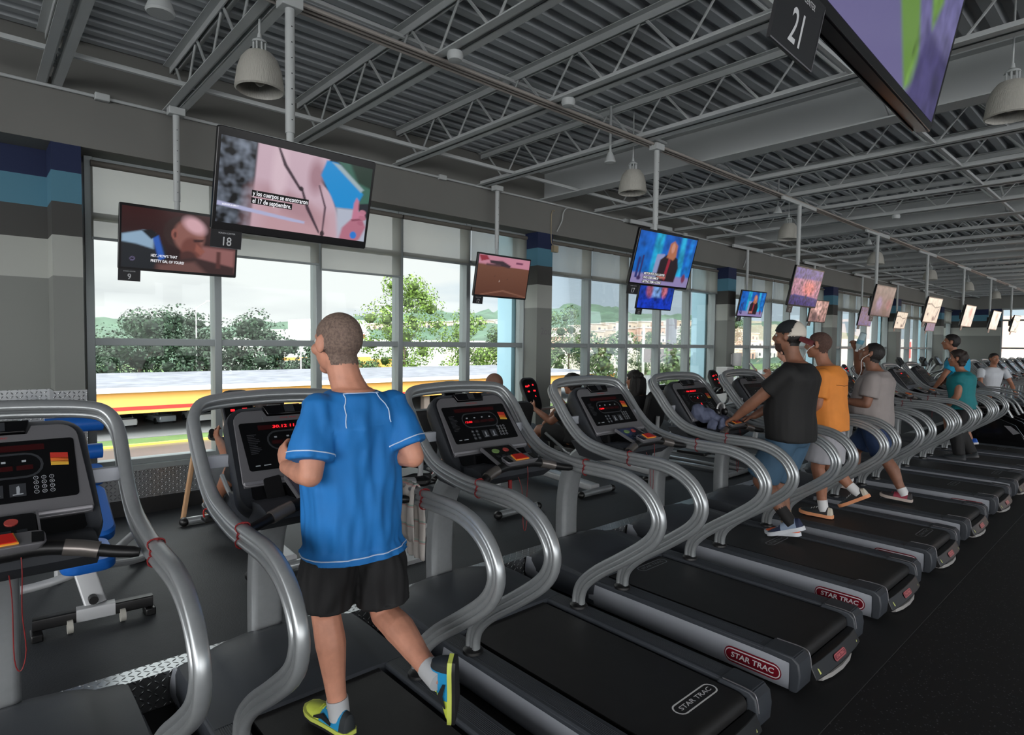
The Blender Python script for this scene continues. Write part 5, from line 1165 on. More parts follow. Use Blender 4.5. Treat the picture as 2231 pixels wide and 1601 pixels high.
    for q in 'LR':
        h, k, an = J['hip'+q], J['kn'+q], J['an'+q]
        if C.get('pants'): P = [h, k, an+(k-an).normalized()*0.02]; R = [0.108*lr, 0.085*lr, 0.075*lr]; P = [h, h*0.5+k*0.5, k, k*0.5+an*0.5, an-(k-an).normalized()*0.015]; R = [0.108*lr, 0.098*lr, 0.082*lr, 0.075*lr, 0.070*lr]
        else: e = h*(1-ll)+k*ll; P = [h, h*0.5+e*0.5, e]; R = [0.090*lr*lw, 0.102*lr*lw, 0.106*lr*lw]
        Q = smoothpath(P, 4); st.tube(Q, interp(R, len(Q)), 16)
    sp = voxel_fuse(st, 'trousers' if C.get('pants') else 'shorts', C['shorts'], root, C.get('cvox', 0.012), 5, folds)
    for q in 'LR':
        an, k = J['an'+q], J['kn'+q]; tf = J['to'+q].normalized(); uf = J.get('fu'+q, V((0, 0, 1)))
        if C.get('sock'): m_ = MB(); m_.tube([an-(k-an).normalized()*0.03, an, an+(k-an).normalized()*C.get('sockh', 0.05)], [0.040*lr, 0.041*lr, 0.042*lr], 14); so_ = attach(m_.build('sock', C['sock'], None), root)
        shoe(root, an, tf, uf, C['shoe'+q] if 'shoe'+q in C else C['shoe'], s, sole_m=C.get('sole'), lace=C.get('lace'), accent=C.get('accent'))
    return root, bo, so, sp
def seam(obj, root, pts, m, r=0.0022, name='seam', off=0.0015, k=6):
    """stitching laid on the cloth: each point is dropped onto the nearest surface"""
    bv = BVHTree.FromPolygons([v.co for v in obj.data.vertices], [tuple(p.vertices) for p in obj.data.polygons]); P = []
    for p in smoothpath(pts, k):
        h, n, i, d = bv.find_nearest(p)
        if h: P.append(h+n*off)
    mb = MB(); mb.tube(P, r, 6); o = mb.build(name, m, None); return attach(o, root)
def band(obj, root, c, nrm, m, r=0.0024, rad=0.3, name='seam', ref=None):
    """a stitch line all round a garment where a plane cuts it"""
    nrm = V(nrm).normalized(); a = nrm.cross(V((0, 1, 0.01))).normalized(); b = nrm.cross(a); c = V(c)
    bv = BVHTree.FromPolygons([v.co for v in obj.data.vertices], [tuple(p.vertices) for p in obj.data.polygons]); P = []
    for i in range(48):
        d = a*math.cos(2*PI*i/48)+b*math.sin(2*PI*i/48); h = bv.ray_cast(c+d*rad, -d)
        if h[0] is not None and (h[0]-c).length < rad: P.append(h[0]+d*0.0012)
    if len(P) > 8:
        mb = MB(); mb.tube(P, r, 6, closed=True); return attach(mb.build(name, m, None), root)
UP = V((0, 0, 1))
S_TAN, S_BRN, S_DRK, S_LGT = skinmat('skin_tan', (196, 138, 114)), skinmat('skin_brown', (158, 108, 84)), skinmat('skin_dark', (132, 90, 70)), skinmat('skin_light', (206, 152, 130))
H_BLK = mat('black_hair', (24, 20, 19), rough=0.6, noise_amt=0.4, nscale=60, bump=0.4, bscale=160); H_GRY = mat('grey_buzz_hair', (116, 98, 88), rough=0.85, noise_amt=0.35, nscale=120, bump=0.3, bscale=400)
H_BRN = mat('dark_brown_hair', (38, 28, 24), rough=0.6, noise_amt=0.4, nscale=60, bump=0.4, bscale=160)
def cloth(n, c, **k): return mat(n, c, rough=0.75, noise_amt=0.05, nscale=12, bump=0.12, bscale=22, bstretch=(1.6, 1.6, 0.35))
C_BLUE = cloth('blue_shirt', (22, 112, 184)); C_BLKS = cloth('black_shorts', (15, 15, 17)); C_STITCH = mat('white_stitch', (186, 208, 232), rough=0.7)
# ---- the runner in the blue shirt
J = dict(head=(1.025, 2.10, 1.685), face=(-0.22, 1, -0.02), fwd=(-0.05, 1, 0), neck=(1.06, 2.045, 1.515), pel=(1.085, 2.075, 0.99),
     shL=(0.918, 2.03, 1.455), elL=(0.862, 1.965, 1.238), wrL=(0.872, 2.20, 1.228), hdL=(0.05, 0.55, 0.55), paL=(1, 0.1, 0), thL=(0.3, 0.2, 1),
     shR=(1.205, 2.01, 1.455), elR=(1.245, 1.92, 1.262), wrR=(1.20, 2.15, 1.26), hdR=(0, 1, 0.1), paR=(-1, 0, 0), thR=(0, 0, 1),
     hipL=(0.995, 2.075, 0.965), knL=(1.0, 2.15, 0.66), anL=(1.03, 2.10, 0.285), toL=(-0.16, 1, 0.0),
     hipR=(1.175, 2.07, 0.965), knR=(1.20, 2.05, 0.625), anR=(1.195, 1.70, 0.53), toR=(0.20, 0.22, -1), fuR=(-0.62, 0.62, 0.15))
neon = [mat('shoe_dark', (30, 36, 40), rough=0.6), mat('shoe_blue', (30, 140, 190), rough=0.6), mat('shoe_neon', (202, 216, 80), rough=0.6)]
hero, hb, hs_, hp = person('man in blue shirt and black shorts running, seen from behind', J, dict(skin=S_TAN, shirt=C_BLUE, shorts=C_BLKS, hair=H_GRY, hthick=0.0022, hrough=0.2, hlow=-0.075, shoe=neon, sole=mat('sole_yellow', (190, 200, 90), rough=0.6), accent=mat('sole_black', (24, 24, 26), rough=0.6), lace=neon[2], sock=mat('sock_grey', (176, 178, 180), rough=0.8), sockh=0.045,
    ease=0.021, straight=True, hem=-0.17, flare=0.021, foldamp=0.024, sleeve=0.80, slw=1.05, shw=0.98, arm=1.06, leg=1.0, shortlen=0.84, shortw=1.04, curl=1.35, cvox=0.008, s=0.985, neckr=1.08), voxel=0.0058)
for pts in ([(0.975, 1.96, 1.525), (0.958, 1.91, 1.48), (0.945, 1.88, 1.41)], [(1.115, 1.95, 1.53), (1.142, 1.90, 1.48), (1.155, 1.87, 1.41)], [(0.98, 1.97, 1.535), (1.06, 1.95, 1.545), (1.13, 1.96, 1.535)]):
    seam(hs_, hero, pts, C_STITCH, 0.0021)
band(hs_, hero, (1.085, 2.07, 0.912), (0.0, 0.03, 1), C_STITCH, 0.0026, 0.34)
for sh, el in ((J['shL'], J['elL']), (J['shR'], J['elR'])):
    a, b = V(sh), V(el); band(hs_, hero, a*0.30+b*0.70, (b-a), C_STITCH, 0.0024, 0.098)
# ---- man in the cap
J = dict(head=(4.60, 1.965, 1.765), face=(-0.12, 1, 0.03), fwd=(0, 1, 0), neck=(4.61, 1.90, 1.575), pel=(4.62, 1.93, 1.06), shL=(4.44, 1.89, 1.50), elL=(4.40, 2.10, 1.29), wrL=(4.42, 2.27, 1.14), hdL=(0.2, 1, -0.5), paL=(0.2, -0.3, -1), thL=(1, 0, 0),
     shR=(4.79, 1.89, 1.50), elR=(4.80, 2.08, 1.27), wrR=(4.70, 2.26, 1.13), hdR=(-0.3, 1, -0.4), paR=(0, -0.3, -1), thR=(-1, 0, 0),
     hipL=(4.53, 1.94, 1.02), knL=(4.50, 2.10, 0.66), anL=(4.50, 1.87, 0.40), toL=(0.0, 1, -0.42), fuL=(0, 0.4, 1), hipR=(4.71, 1.92, 1.02), knR=(4.71, 2.08, 0.64), anR=(4.715, 1.97, 0.305), toR=(0.1, 1, -0.18), fuR=(0, 0.1, 1))
cap_, cb, cs_, cp = person('man in black shirt and backwards black and white cap holding the treadmill grips', J, dict(skin=S_DRK, shirt=cloth('black_shirt', (13, 13, 14)), shorts=cloth('slate_blue_shorts', (62, 92, 116)), hair=H_BLK, hthick=0.004, shoe=[mat('shoe_navy', (28, 38, 70), rough=0.6), mat('shoe_pale', (150, 166, 190), rough=0.6), mat('shoe_navy', (28, 38, 70))],
    shoeR=[mat('shoe_orange', (226, 92, 40), rough=0.6)]*3, sole=mat('sole_white', (214, 218, 224), rough=0.6), lace=MATS['shoe_pale'], sock=mat('striped_sock', (26, 24, 24), rough=0.8), sockh=0.12, ease=0.022, hem=-0.14, fat=1.10, belly=0.03, straight=True, sleeve=0.66, arm=1.1, leg=1.06, shortlen=0.92, shortw=1.1, curl=1.4, seed=3), voxel=0.009)
def striped_sock(root, an, k, n=3):
    an, k = V(an), V(k); d = (k-an).normalized()
    for i in range(n):
        m_ = MB(); m_.tube([an+d*(0.03+i*0.03), an+d*(0.042+i*0.03)], 0.047, 16); attach(m_.build('sock_stripe', mat('tan_stripe', (176, 158, 130), rough=0.8), None), root)
striped_sock(cap_, J['anR'], J['knR'])
hc = V(J['head']); f = V(J['face']).normalized()
def cap_line(a, b, q): return b > 0.028+0.10*max(-0.02, a)-0.02*(a < -0.04)
cm = hair_shell(cb, hc, f, UP, mat('cap_black', (26, 30, 34), rough=0.8), cap_, 0.013, cap_line, 'cap', rough=0.05, earclip=0.2)
wm = hair_shell(cb, hc, f, UP, mat('cap_white', (206, 198, 186), rough=0.8), cap_, 0.0155, lambda a, b, q: b > 0.0 and a < -0.036-0.35*(b-0.06) and b < 0.125, 'cap_panel', rough=0.05, earclip=0.2)
bm_ = MB(); rr = []
for t, w in ((0.0, 0.075), (0.03, 0.078), (0.06, 0.070), (0.085, 0.04)):
    rr.append([hc-f*(0.095+t)+f.cross(UP)*x*w/0.075+UP*(0.012-t*0.42-abs(x)*abs(x)*5.5) for x in (-0.075, -0.05, -0.025, 0, 0.025, 0.05, 0.075)]+[hc-f*(0.095+t)+f.cross(UP)*x*w/0.075+UP*(0.005-t*0.42-abs(x)*abs(x)*5.5) for x in (0.075, 0.05, 0.025, 0, -0.025, -0.05, -0.075)])
bm_.loft(rr); attach(bm_.build('cap_brim', mat('cap_maroon', (92, 34, 38), rough=0.8), None, smooth=60), cap_)
beard = hair_shell(cb, hc, f, UP, mat('short_beard', (72, 50, 42), rough=0.85, noise_amt=0.3, nscale=100), cap_, 0.0022, lambda a, b, q: b < -0.048 and b > -0.12 and a > 0.030 and not (q < 0.02 and b > -0.07 and a > 0.075), 'beard')
# ---- man in orange
J = dict(head=(5.66, 2.15, 1.705), face=(-0.1, 1, 0.0), fwd=(0, 1, 0), neck=(5.67, 2.08, 1.525), pel=(5.68, 2.05, 1.02), shL=(5.50, 2.05, 1.45), elL=(5.45, 2.06, 1.19), wrL=(5.50, 2.23, 1.05), hdL=(0, 1, -0.5), paL=(0, -0.2, -1), thL=(1, 0, 0), shR=(5.85, 2.04, 1.45), elR=(5.90, 2.05, 1.19), wrR=(5.84, 2.22, 1.05), hdR=(0, 1, -0.5), paR=(0, -0.2, -1), thR=(-1, 0, 0),
     hipL=(5.59, 2.05, 0.98), knL=(5.57, 2.09, 0.62), anL=(5.57, 2.03, 0.275), toL=(0, 1, 0), hipR=(5.77, 2.04, 0.98), knR=(5.78, 2.06, 0.60), anR=(5.79, 1.84, 0.42), toR=(0.05, 1, -0.62), fuR=(0, 0.6, 1))
om, ob, os_, op = person('man in orange shirt and white shorts walking, white earphone wire', J, dict(skin=S_BRN, shirt=cloth('orange_shirt', (226, 138, 56)), shorts=cloth('grey_white_shorts', (170, 170, 176)), hair=mat('cropped_brown_hair', (84, 62, 54), rough=0.85, noise_amt=0.3, nscale=100), hthick=0.003, shoe=[mat('shoe_cream', (200, 192, 176), rough=0.6), mat('shoe_black2', (40, 40, 42), rough=0.6), MATS['shoe_dark']], sole=mat('sole_orange', (228, 156, 112), rough=0.6), lace=M_WHT,
    sock=mat('sock_white', (214, 214, 214), rough=0.8), sockh=0.07, ease=0.026, hem=-0.14, straight=True, fat=1.04, sleeve=0.78, slw=1.1, leg=1.0, shortlen=0.86, shortw=1.1, seed=5), voxel=0.010)
w_ = MB(); w_.tube(smoothpath([V(J['head'])+V((-0.088, 0.0, 0.0)), V(J['head'])+V((-0.10, 0.05, -0.04)), V(J['head'])+V((-0.09, 0.085, -0.12)), V(J['head'])+V((-0.06, 0.10, -0.20))]), 0.003, 6); w_.ell(V(J['head'])+V((-0.09, 0.005, 0.0)), (0.008, 0.008, 0.008)); attach(w_.build('earphones', M_WHT, None), om)
seam(os_, om, [(5.53, 1.90, 1.36), (5.67, 1.86, 1.35), (5.82, 1.90, 1.36)], mat('orange_seam', (150, 84, 36), rough=0.8), 0.003)
# ---- man in grey, drinking
J = dict(head=(6.78, 2.06, 1.625), face=(-0.1, 1, 0.42), fwd=(0, 1, 0), neck=(6.79, 2.02, 1.455), pel=(6.80, 2.02, 0.94), shL=(6.60, 1.99, 1.385), elL=(6.55, 2.02, 1.135), wrL=(6.60, 2.26, 1.15), hdL=(0.1, 1, 0), paL=(0.6, 0, -1), thL=(1, 0, 0), shR=(6.98, 1.99, 1.385), elR=(7.02, 2.24, 1.44), wrR=(6.86, 2.23, 1.67), hdR=(-0.5, 0.1, 0.8), paR=(-0.8, 0, -0.4), thR=(0, -1, 0.3),
     hipL=(6.71, 2.02, 0.90), knL=(6.70, 1.87, 0.58), anL=(6.70, 1.715, 0.29), toL=(0, 1, 0.05), hipR=(6.89, 2.04, 0.90), knR=(6.90, 2.22, 0.60), anR=(6.90, 2.27, 0.27), toR=(0, 1, 0.1))
gm, gb, gs, gp = person('heavy man in grey shirt and blue shorts, head back, drinking from a bottle', J, dict(skin=S_DRK, shirt=cloth('grey_shirt', (146, 138, 136)), shorts=cloth('denim_shorts', (40, 62, 100)), hair=H_BLK, hthick=0.006, shoe=[mat('shoe_black3', (46, 42, 44), rough=0.6), mat('shoe_red', (150, 50, 70), rough=0.6), MATS['shoe_black3']], sole=mat('sole_cream', (190, 176, 168), rough=0.6), lace=MATS['shoe_red'], sock=MATS['sock_white'], sockh=0.045,
    ease=0.028, hem=-0.10, straight=True, fat=1.16, belly=0.055, sleeve=0.74, slw=1.15, arm=1.15, leg=1.06, shortlen=0.80, shortw=1.08, seed=7, neckr=1.15, s=0.97), voxel=0.010)
hdv = V((6.75, 2.20, 1.745))
wb = thing('water_bottle', (6.78, 2.185, 1.70), 'clear plastic bottle held up by the man in grey', 'bottle')
bd = MB(); ax = V((-0.1, -0.35, 0.93)).normalized(); bd.lathe([(0.012, -0.05), (0.014, -0.02), (0.030, 0.01), (0.032, 0.10), (0.030, 0.145), (0.01, 0.15)], (0, 0, 0), 16, ax)
gb_ = mat('clear_plastic', (170, 190, 196), rough=0.15); bd.build('bottle_body', gb_, wb); bd = MB(); bd.lathe([(0.0335, 0.03), (0.0335, 0.075)], (0, 0, 0), 16, ax); bd.build('bottle_label', mat('label_blue', (96, 150, 170), rough=0.5), wb)
bd = MB(); bd.lathe([(0.015, -0.055), (0.015, -0.035)], (0, 0, 0), 12, ax); bd.build('bottle_neck', M_WHT, wb)
w_ = MB(); h_ = V(J['head']); w_.tube(smoothpath([h_+V((-0.088, -0.01, 0.0)), h_+V((-0.09, 0.06, -0.06)), h_+V((-0.07, 0.07, -0.18)), h_+V((-0.09, 0.12, -0.30))]), 0.003, 6); attach(w_.build('earphones', M_WHT, None), gm)
# ---- woman in teal
J = dict(head=(9.92, 1.975, 1.545), face=(-0.15, 1, 0.0), fwd=(0, 1, 0), neck=(9.93, 1.92, 1.38), pel=(9.95, 1.90, 0.93), shL=(9.78, 1.90, 1.31), elL=(9.75, 1.92, 1.06), wrL=(9.80, 2.05, 0.88), hdL=(0, 0.6, -1), paL=(1, 0, 0), thL=(0, 1, 0), shR=(10.09, 1.89, 1.31), elR=(10.13, 1.92, 1.06), wrR=(10.10, 2.08, 0.90), hdR=(0, 0.6, -1), paR=(-1, 0, 0), thR=(0, 1, 0),
     hipL=(9.87, 1.90, 0.90), knL=(9.87, 1.95, 0.57), anL=(9.88, 1.90, 0.27), toL=(0, 1, 0), hipR=(10.03, 1.90, 0.90), knR=(10.03, 1.93, 0.57), anR=(10.03, 1.80, 0.29), toR=(0, 1, -0.2))
person('woman in teal top and black trousers walking on a far treadmill', J, dict(skin=S_BRN, shirt=cloth('teal_top', (14, 116, 122)), shorts=cloth('black_trousers', (16, 16, 18)), pants=True, hair=H_BRN, hthick=0.026, hlow=-0.10, hrough=0.5, shoe=[MATS['shoe_dark']], sole=M_DGREY, s=0.93, fat=1.24, arm=1.15, sleeve=0.35, ease=0.02, leg=1.1, seed=9), voxel=0.012)
# ---- man in turquoise
J = dict(head=(11.25, 2.33, 1.775), face=(-0.25, 1, 0.05), fwd=(0, 1, 0), neck=(11.27, 2.25, 1.59), pel=(11.28, 2.20, 1.10), shL=(11.09, 2.22, 1.52), elL=(11.02, 2.36, 1.26), wrL=(11.12, 2.48, 1.08), hdL=(0, 1, -0.6), paL=(0, 0, -1), thL=(1, 0, 0), shR=(11.44, 2.21, 1.52), elR=(11.48, 2.36, 1.26), wrR=(11.42, 2.50, 1.10), hdR=(0, 1, -0.5), paR=(0, 0, -1), thR=(-1, 0, 0),
     hipL=(11.19, 2.20, 1.06), knL=(11.18, 2.33, 0.66), anL=(11.18, 2.30, 0.275), toL=(0, 1, 0), hipR=(11.37, 2.20, 1.06), knR=(11.37, 2.2, 0.66), anR=(11.37, 2.05, 0.30), toR=(0, 1, -0.2))
person('man in turquoise shirt with earphone on a treadmill behind the woman in teal', J, dict(skin=S_BRN, shirt=cloth('turquoise_shirt', (20, 150, 190)), shorts=cloth('dark_shorts', (30, 34, 44)), hair=H_BLK, hthick=0.018, shoe=[mat('shoe_cobalt', (30, 90, 190), rough=0.6)], sole=M_WHT, fat=1.12, seed=11), voxel=0.012)
# ---- walker in white far away
WX = V((-5.0, -0.80, -0.06))
J = dict(head=V((20.2, 3.22, 1.54))+WX, face=(-0.7, -0.6, 0), fwd=(-0.7, -0.6, 0), neck=V((20.22, 3.24, 1.38))+WX, pel=V((20.25, 3.27, 0.90))+WX, shL=V((20.05, 3.40, 1.31))+WX, elL=V((19.95, 3.38, 1.06))+WX, wrL=V((19.95, 3.25, 0.88))+WX, shR=V((20.40, 3.08, 1.31))+WX, elR=V((20.44, 2.98, 1.07))+WX, wrR=V((20.34, 2.90, 0.90))+WX, hdL=(0, -0.3, -1), hdR=(0, -0.3, -1), paL=(1, 0, 0), paR=(-1, 0, 0), thL=(0, -1, 0), thR=(0, -1, 0),
     hipL=V((20.18, 3.35, 0.87))+WX, knL=V((20.12, 3.33, 0.50))+WX, anL=V((20.14, 3.36, 0.145))+WX, toL=(-0.7, -0.6, 0), hipR=V((20.33, 3.2, 0.87))+WX, knR=V((20.2, 3.10, 0.50))+WX, anR=V((20.24, 3.18, 0.145))+WX, toR=(-0.7, -0.6, 0))
person('distant person in a white shirt with blue shoulders by the end wall', J, dict(skin=S_BRN, shirt=cloth('white_shirt', (196, 200, 206)), shorts=cloth('dark_trousers2', (40, 42, 50)), pants=True, hair=H_BLK, hthick=0.012, shoe=[MATS['shoe_dark']], sole=M_DGREY, s=0.95, z0=0.0, seed=2), voxel=0.014)
# ================================================================== MACHINES BY THE WINDOWS
M_GREYP = mat('machine_grey', (178, 180, 182), rough=0.4, metal=0.2)
M_PAD = mat('black_vinyl', (22, 22, 24), rough=0.45)
M_BLUEPAD = mat('blue_vinyl', (24, 92, 176), rough=0.4)
def make_bike():
    r = thing('exercise_bike', (0, 4.4, PZ), 'x', 'exercise bike', 'exercise bikes facing the windows')
    b = MB(); b.tube(smoothpath([(0, -0.5, 0.07), (0, -0.2, 0.09), (0, 0.4, 0.12), (0, 0.95, 0.10)]), 1, prof=rrect(0.07, 0.13, 0.02), up=(0, 0, 1)); b.build('base_rail', M_GREYP, r)
    for y, w in ((-0.52, 0.24), (0.98, 0.26)):
        f = MB(); f.tube([(-w, y, 0.04), (w, y, 0.04)], 0.032, 12); fo = f.build('foot_bar', M_SILVER, r)
        for s in (-1, 1): MB().ell((s*w, y, 0.038), (0.038, 0.042, 0.037)).build('end_cap', M_BLACK, fo)
    s = MB(); pr = [(0.25, 0.12), (0.22, 0.35), (0.32, 0.55), (0.50, 0.62), (0.78, 0.50), (0.92, 0.25), (0.90, 0.12)]
    s.loft([[(x, y*k+0.57*(1-k), z*k+0.34*(1-k)) for y, z in pr] for x, k in ((-0.11, 0.88), (-0.09, 1), (0.09, 1), (0.11, 0.88))]); s.build('shroud', M_CHAR, r, bevel=0.01)
    c = MB(); c.cyl((-0.16, 0.45, 0.34), (0.16, 0.45, 0.34), 0.025); c.box((-0.15, 0.45, 0.26), (0.02, 0.04, 0.18)); c.box((0.15, 0.45, 0.42), (0.02, 0.04, 0.18)); c.build('crank', M_SILVER, r)
    for sx, z in ((-1, 0.18), (1, 0.50)):
        p = MB(); p.box((sx*0.21, 0.45, z), (0.10, 0.10, 0.03)); pe = p.build('pedal', M_BLACK, r, bevel=0.005); MB().tube(smoothpath([(sx*0.17, 0.45, z), (sx*0.17, 0.45, z+0.07), (sx*0.25, 0.45, z+0.07), (sx*0.25, 0.45, z)]), 0.006, 6).build('pedal_strap', M_RED, pe)
    m = MB(); m.tube(smoothpath([(0, 0.62, 0.55), (0, 0.56, 0.75), (0, 0.50, 0.90)]), 0.035, 12); m.build('mast', M_GREYP, r)
    cf = frame((0, 0.44, 0.955), (1, 0, 0), (0, 0.42, 0.907)); o = rrect(0.25, 0.40, 0.08, 5)
    o = [(a*(0.86 if b < -0.1 else 1.0), b) for a, b in o]
    q = MB(); q.loft([[cf(a*k, b*k, d) for a, b in o] for d, k in ((-0.07, 0.7), (-0.02, 1), (0.0, 1), (0.008, 0.95))]); cn = q.build('console', M_CONS, r)
    q = MB(); q.plate([(a*0.86, b*0.88) for a, b in o], cf, 0.008, 0.011); q.build('console_face', M_GLOSS, cn, smooth=0)
    q = MB()
    for a, b, w in ((-0.055, 0.09, 0.045), (0.045, 0.105, 0.02), (-0.045, 0.03, 0.03), (0.045, 0.035, 0.035), (0.04, -0.03, 0.012), (-0.02, 0.1, 0.02)): q.flat([(a-w/2, b-0.009), (a+w/2, b-0.009), (a+w/2, b+0.009), (a-w/2, b+0.009)], cf, 0.0118)
    q.build('led_readout', M_LED, cn, smooth=0, recalc=False)
    h = MB(); h.tube(smoothpath([(-0.26, 0.22, 0.86), (-0.22, 0.34, 0.80), (0, 0.44, 0.77), (0.22, 0.34, 0.80), (0.26, 0.22, 0.86)]), 0.016, 10); hb_ = h.build('handlebar', M_SILVER, r)
    for s in (-1, 1): MB().tube([(s*0.245, 0.27, 0.835), (s*0.262, 0.20, 0.872)], 0.021, 10).build('grip', M_BLACK, hb_)
    t = MB(); t.loft([[(x*k, y, z) for x, z in ((-0.2, 0.0), (-0.19, 0.05), (0, 0.07), (0.19, 0.05), (0.2, 0.0))] for y, k in ((-0.40, 0.8), (-0.36, 1), (-0.16, 1), (-0.06, 0.8))])
    se = t.build('seat', M_PAD, r, bevel=0.01); se.location.z = 0.42
    t = MB(); bf = frame((0, -0.45, 0.78), (1, 0, 0), (0, -0.22, 0.975)); t.loft([[bf(a*k, b*k, d) for a, b in rrect(0.38, 0.46, 0.09, 5)] for d, k in ((-0.03, 0.9), (-0.02, 1), (0.02, 1), (0.035, 0.9))]); t.build('backrest', M_PAD, r)
    t = MB(); t.tube([(0, -0.2, 0.10), (0, -0.26, 0.42)], 0.035); t.tube(smoothpath([(0, -0.2, 0.40), (0, -0.46, 0.42), (0, -0.50, 0.72)]), 0.022); t.build('seat_post', M_GREYP, r)
    t = MB()
    t.tube(smoothpath([(-0.27, -0.05, 0.60), (-0.27, -0.25, 0.50), (-0.2, -0.34, 0.42), (0.2, -0.34, 0.42), (0.27, -0.25, 0.50), (0.27, -0.05, 0.60)]), 0.015); t.build('side_handle', M_SILVER, r)
    return r
bk = make_bike()
bx = [(1.55, 'bike before the runner in blue, used by a curly-haired rider'), (2.60, 'exercise bike hidden behind the runner in blue'), (3.62, 'exercise bike used by the bald rider'), (4.70, 'exercise bike whose black console with red digits shows beside the second column'), (5.78, 'exercise bike used by the rider with long black hair'),
      (8.75, 'exercise bike beyond the third-bay column, first of its pair'), (9.75, 'exercise bike used by the rider with a hair bun'), (12.2, 'distant exercise bike behind the man in orange'), (13.3, 'distant exercise bike second behind the man in orange'), (14.4, 'distant exercise bike behind the raised bottle'), (15.5, 'distant exercise bike right of the raised bottle')]
for i, (x, lab) in enumerate(bx):
    b = bk if i == 0 else dup(bk); b.location = (x, 4.4, PZ); b['label'] = lab
def rider(x, lab, hair, shirt, skin, hthick=0.012, y=4.4, dz=0.0, low=-0.065, seed=0, up=0.0, pitch=0.0, **kw):
    o = V((x, y, PZ+up))
    P = lambda a, b, c: o+V((a, b, c))
    J = dict(head=P(0, -0.16, 1.17+dz), face=(0.0, 1, pitch), fwd=(0, 1, 0), neck=P(0, -0.24, 1.01+dz), pel=P(0, -0.25, 0.56), shL=P(-0.17, -0.25, 0.93+dz), elL=P(-0.24, -0.10, 0.72), wrL=P(-0.24, 0.14, 0.83), hdL=V((0, 1, 0.4)), paL=V((1, 0, 0)), thL=V((0, 0, 1)), shR=P(0.17, -0.25, 0.93+dz), elR=P(0.24, -0.10, 0.72), wrR=P(0.24, 0.14, 0.83), hdR=V((0, 1, 0.4)), paR=V((-1, 0, 0)), thR=V((0, 0, 1)),
             hipL=P(-0.09, -0.22, 0.56), knL=P(-0.13, 0.18, 0.60), anL=P(-0.19, 0.42, 0.29), toL=V((0, 1, 0.1)), hipR=P(0.09, -0.22, 0.56), knR=P(0.13, 0.14, 0.80), anR=P(0.19, 0.42, 0.60), toR=V((0, 1, 0)))
    return person(lab, J, dict(skin=skin, shirt=shirt, shorts=cloth('black_shorts', (24, 24, 27)), hair=hair, hthick=hthick, hlow=low, shoe=[MATS['shoe_dark']], sole=M_DGREY, s=0.95, seed=seed, z0=PZ+up, hrough=0.8, **kw), voxel=0.012)
rider(1.55, 'seated rider with dark curly hair, only the hair showing over the treadmill bar', H_BRN, cloth('black_top', (20, 20, 23)), S_BRN, 0.03, seed=3, dz=-0.13)
rider(3.62, 'bald seated rider on a bike, back of the head showing', mat('shaved_hair', (120, 88, 74), rough=0.8), cloth('black_top', (26, 26, 30)), S_TAN, 0.0015, dz=-0.035)
rider(4.70, 'seated rider with dark hair and black shirt behind the console of an empty treadmill', H_BLK, cloth('black_top', (26, 26, 30)), S_BRN, 0.016, dz=-0.07)
rw_, rb_, rs_, rp_ = rider(5.78, 'seated rider with long black hair falling over the back', H_BLK, cloth('black_top', (26, 26, 30)), S_BRN, 0.02, low=-0.10, dz=-0.07)
lh = MB(); hc = V((5.78, 4.24, PZ+1.10))
lh.loft([[hc+V((a*w, b*d-0.05-0.05*abs(z), z)) for a, b in circ(1, 14)] for z, w, d in ((0.07, 0.07, 0.06), (0.03, 0.10, 0.085), (-0.06, 0.115, 0.09), (-0.16, 0.12, 0.08), (-0.26, 0.105, 0.06), (-0.33, 0.06, 0.03))])
attach(voxel_fuse(lh, 'long_hair', H_BLK, None, 0.012, 2, lambda p, n: 0.014*noise.noise(V((p.x*40, p.y*40, p.z*5)))), rw_)
rw_, rb_, rs_, rp_ = rider(9.75, 'rider with dark hair tied in a bun, looking down at a phone', H_BLK, cloth('pale_top', (150, 156, 168)), S_LGT, 0.014, up=0.24, pitch=-0.5)
bn = MB(); bn.ell(V((9.75, 4.4-0.16-0.12, PZ+0.24+1.17+0.10)), (0.05, 0.05, 0.045)); bn.ell(V((9.75, 4.4-0.16-0.07, PZ+0.24+1.17+0.07)), (0.05, 0.05, 0.045)); attach(voxel_fuse(bn, 'hair_bun', H_BLK, None, 0.012, 1), rw_)
MB_ = MB(); MB_.box((0, 0, 0), (0.07, 0.012, 0.14), Matrix.Rotation(-0.7, 3, 'X')); ph = thing('mobile_phone', (9.62, 4.68, PZ+1.18), 'phone held by the rider with the hair bun', 'phone'); MB_.build('phone_body', M_WHT, ph)
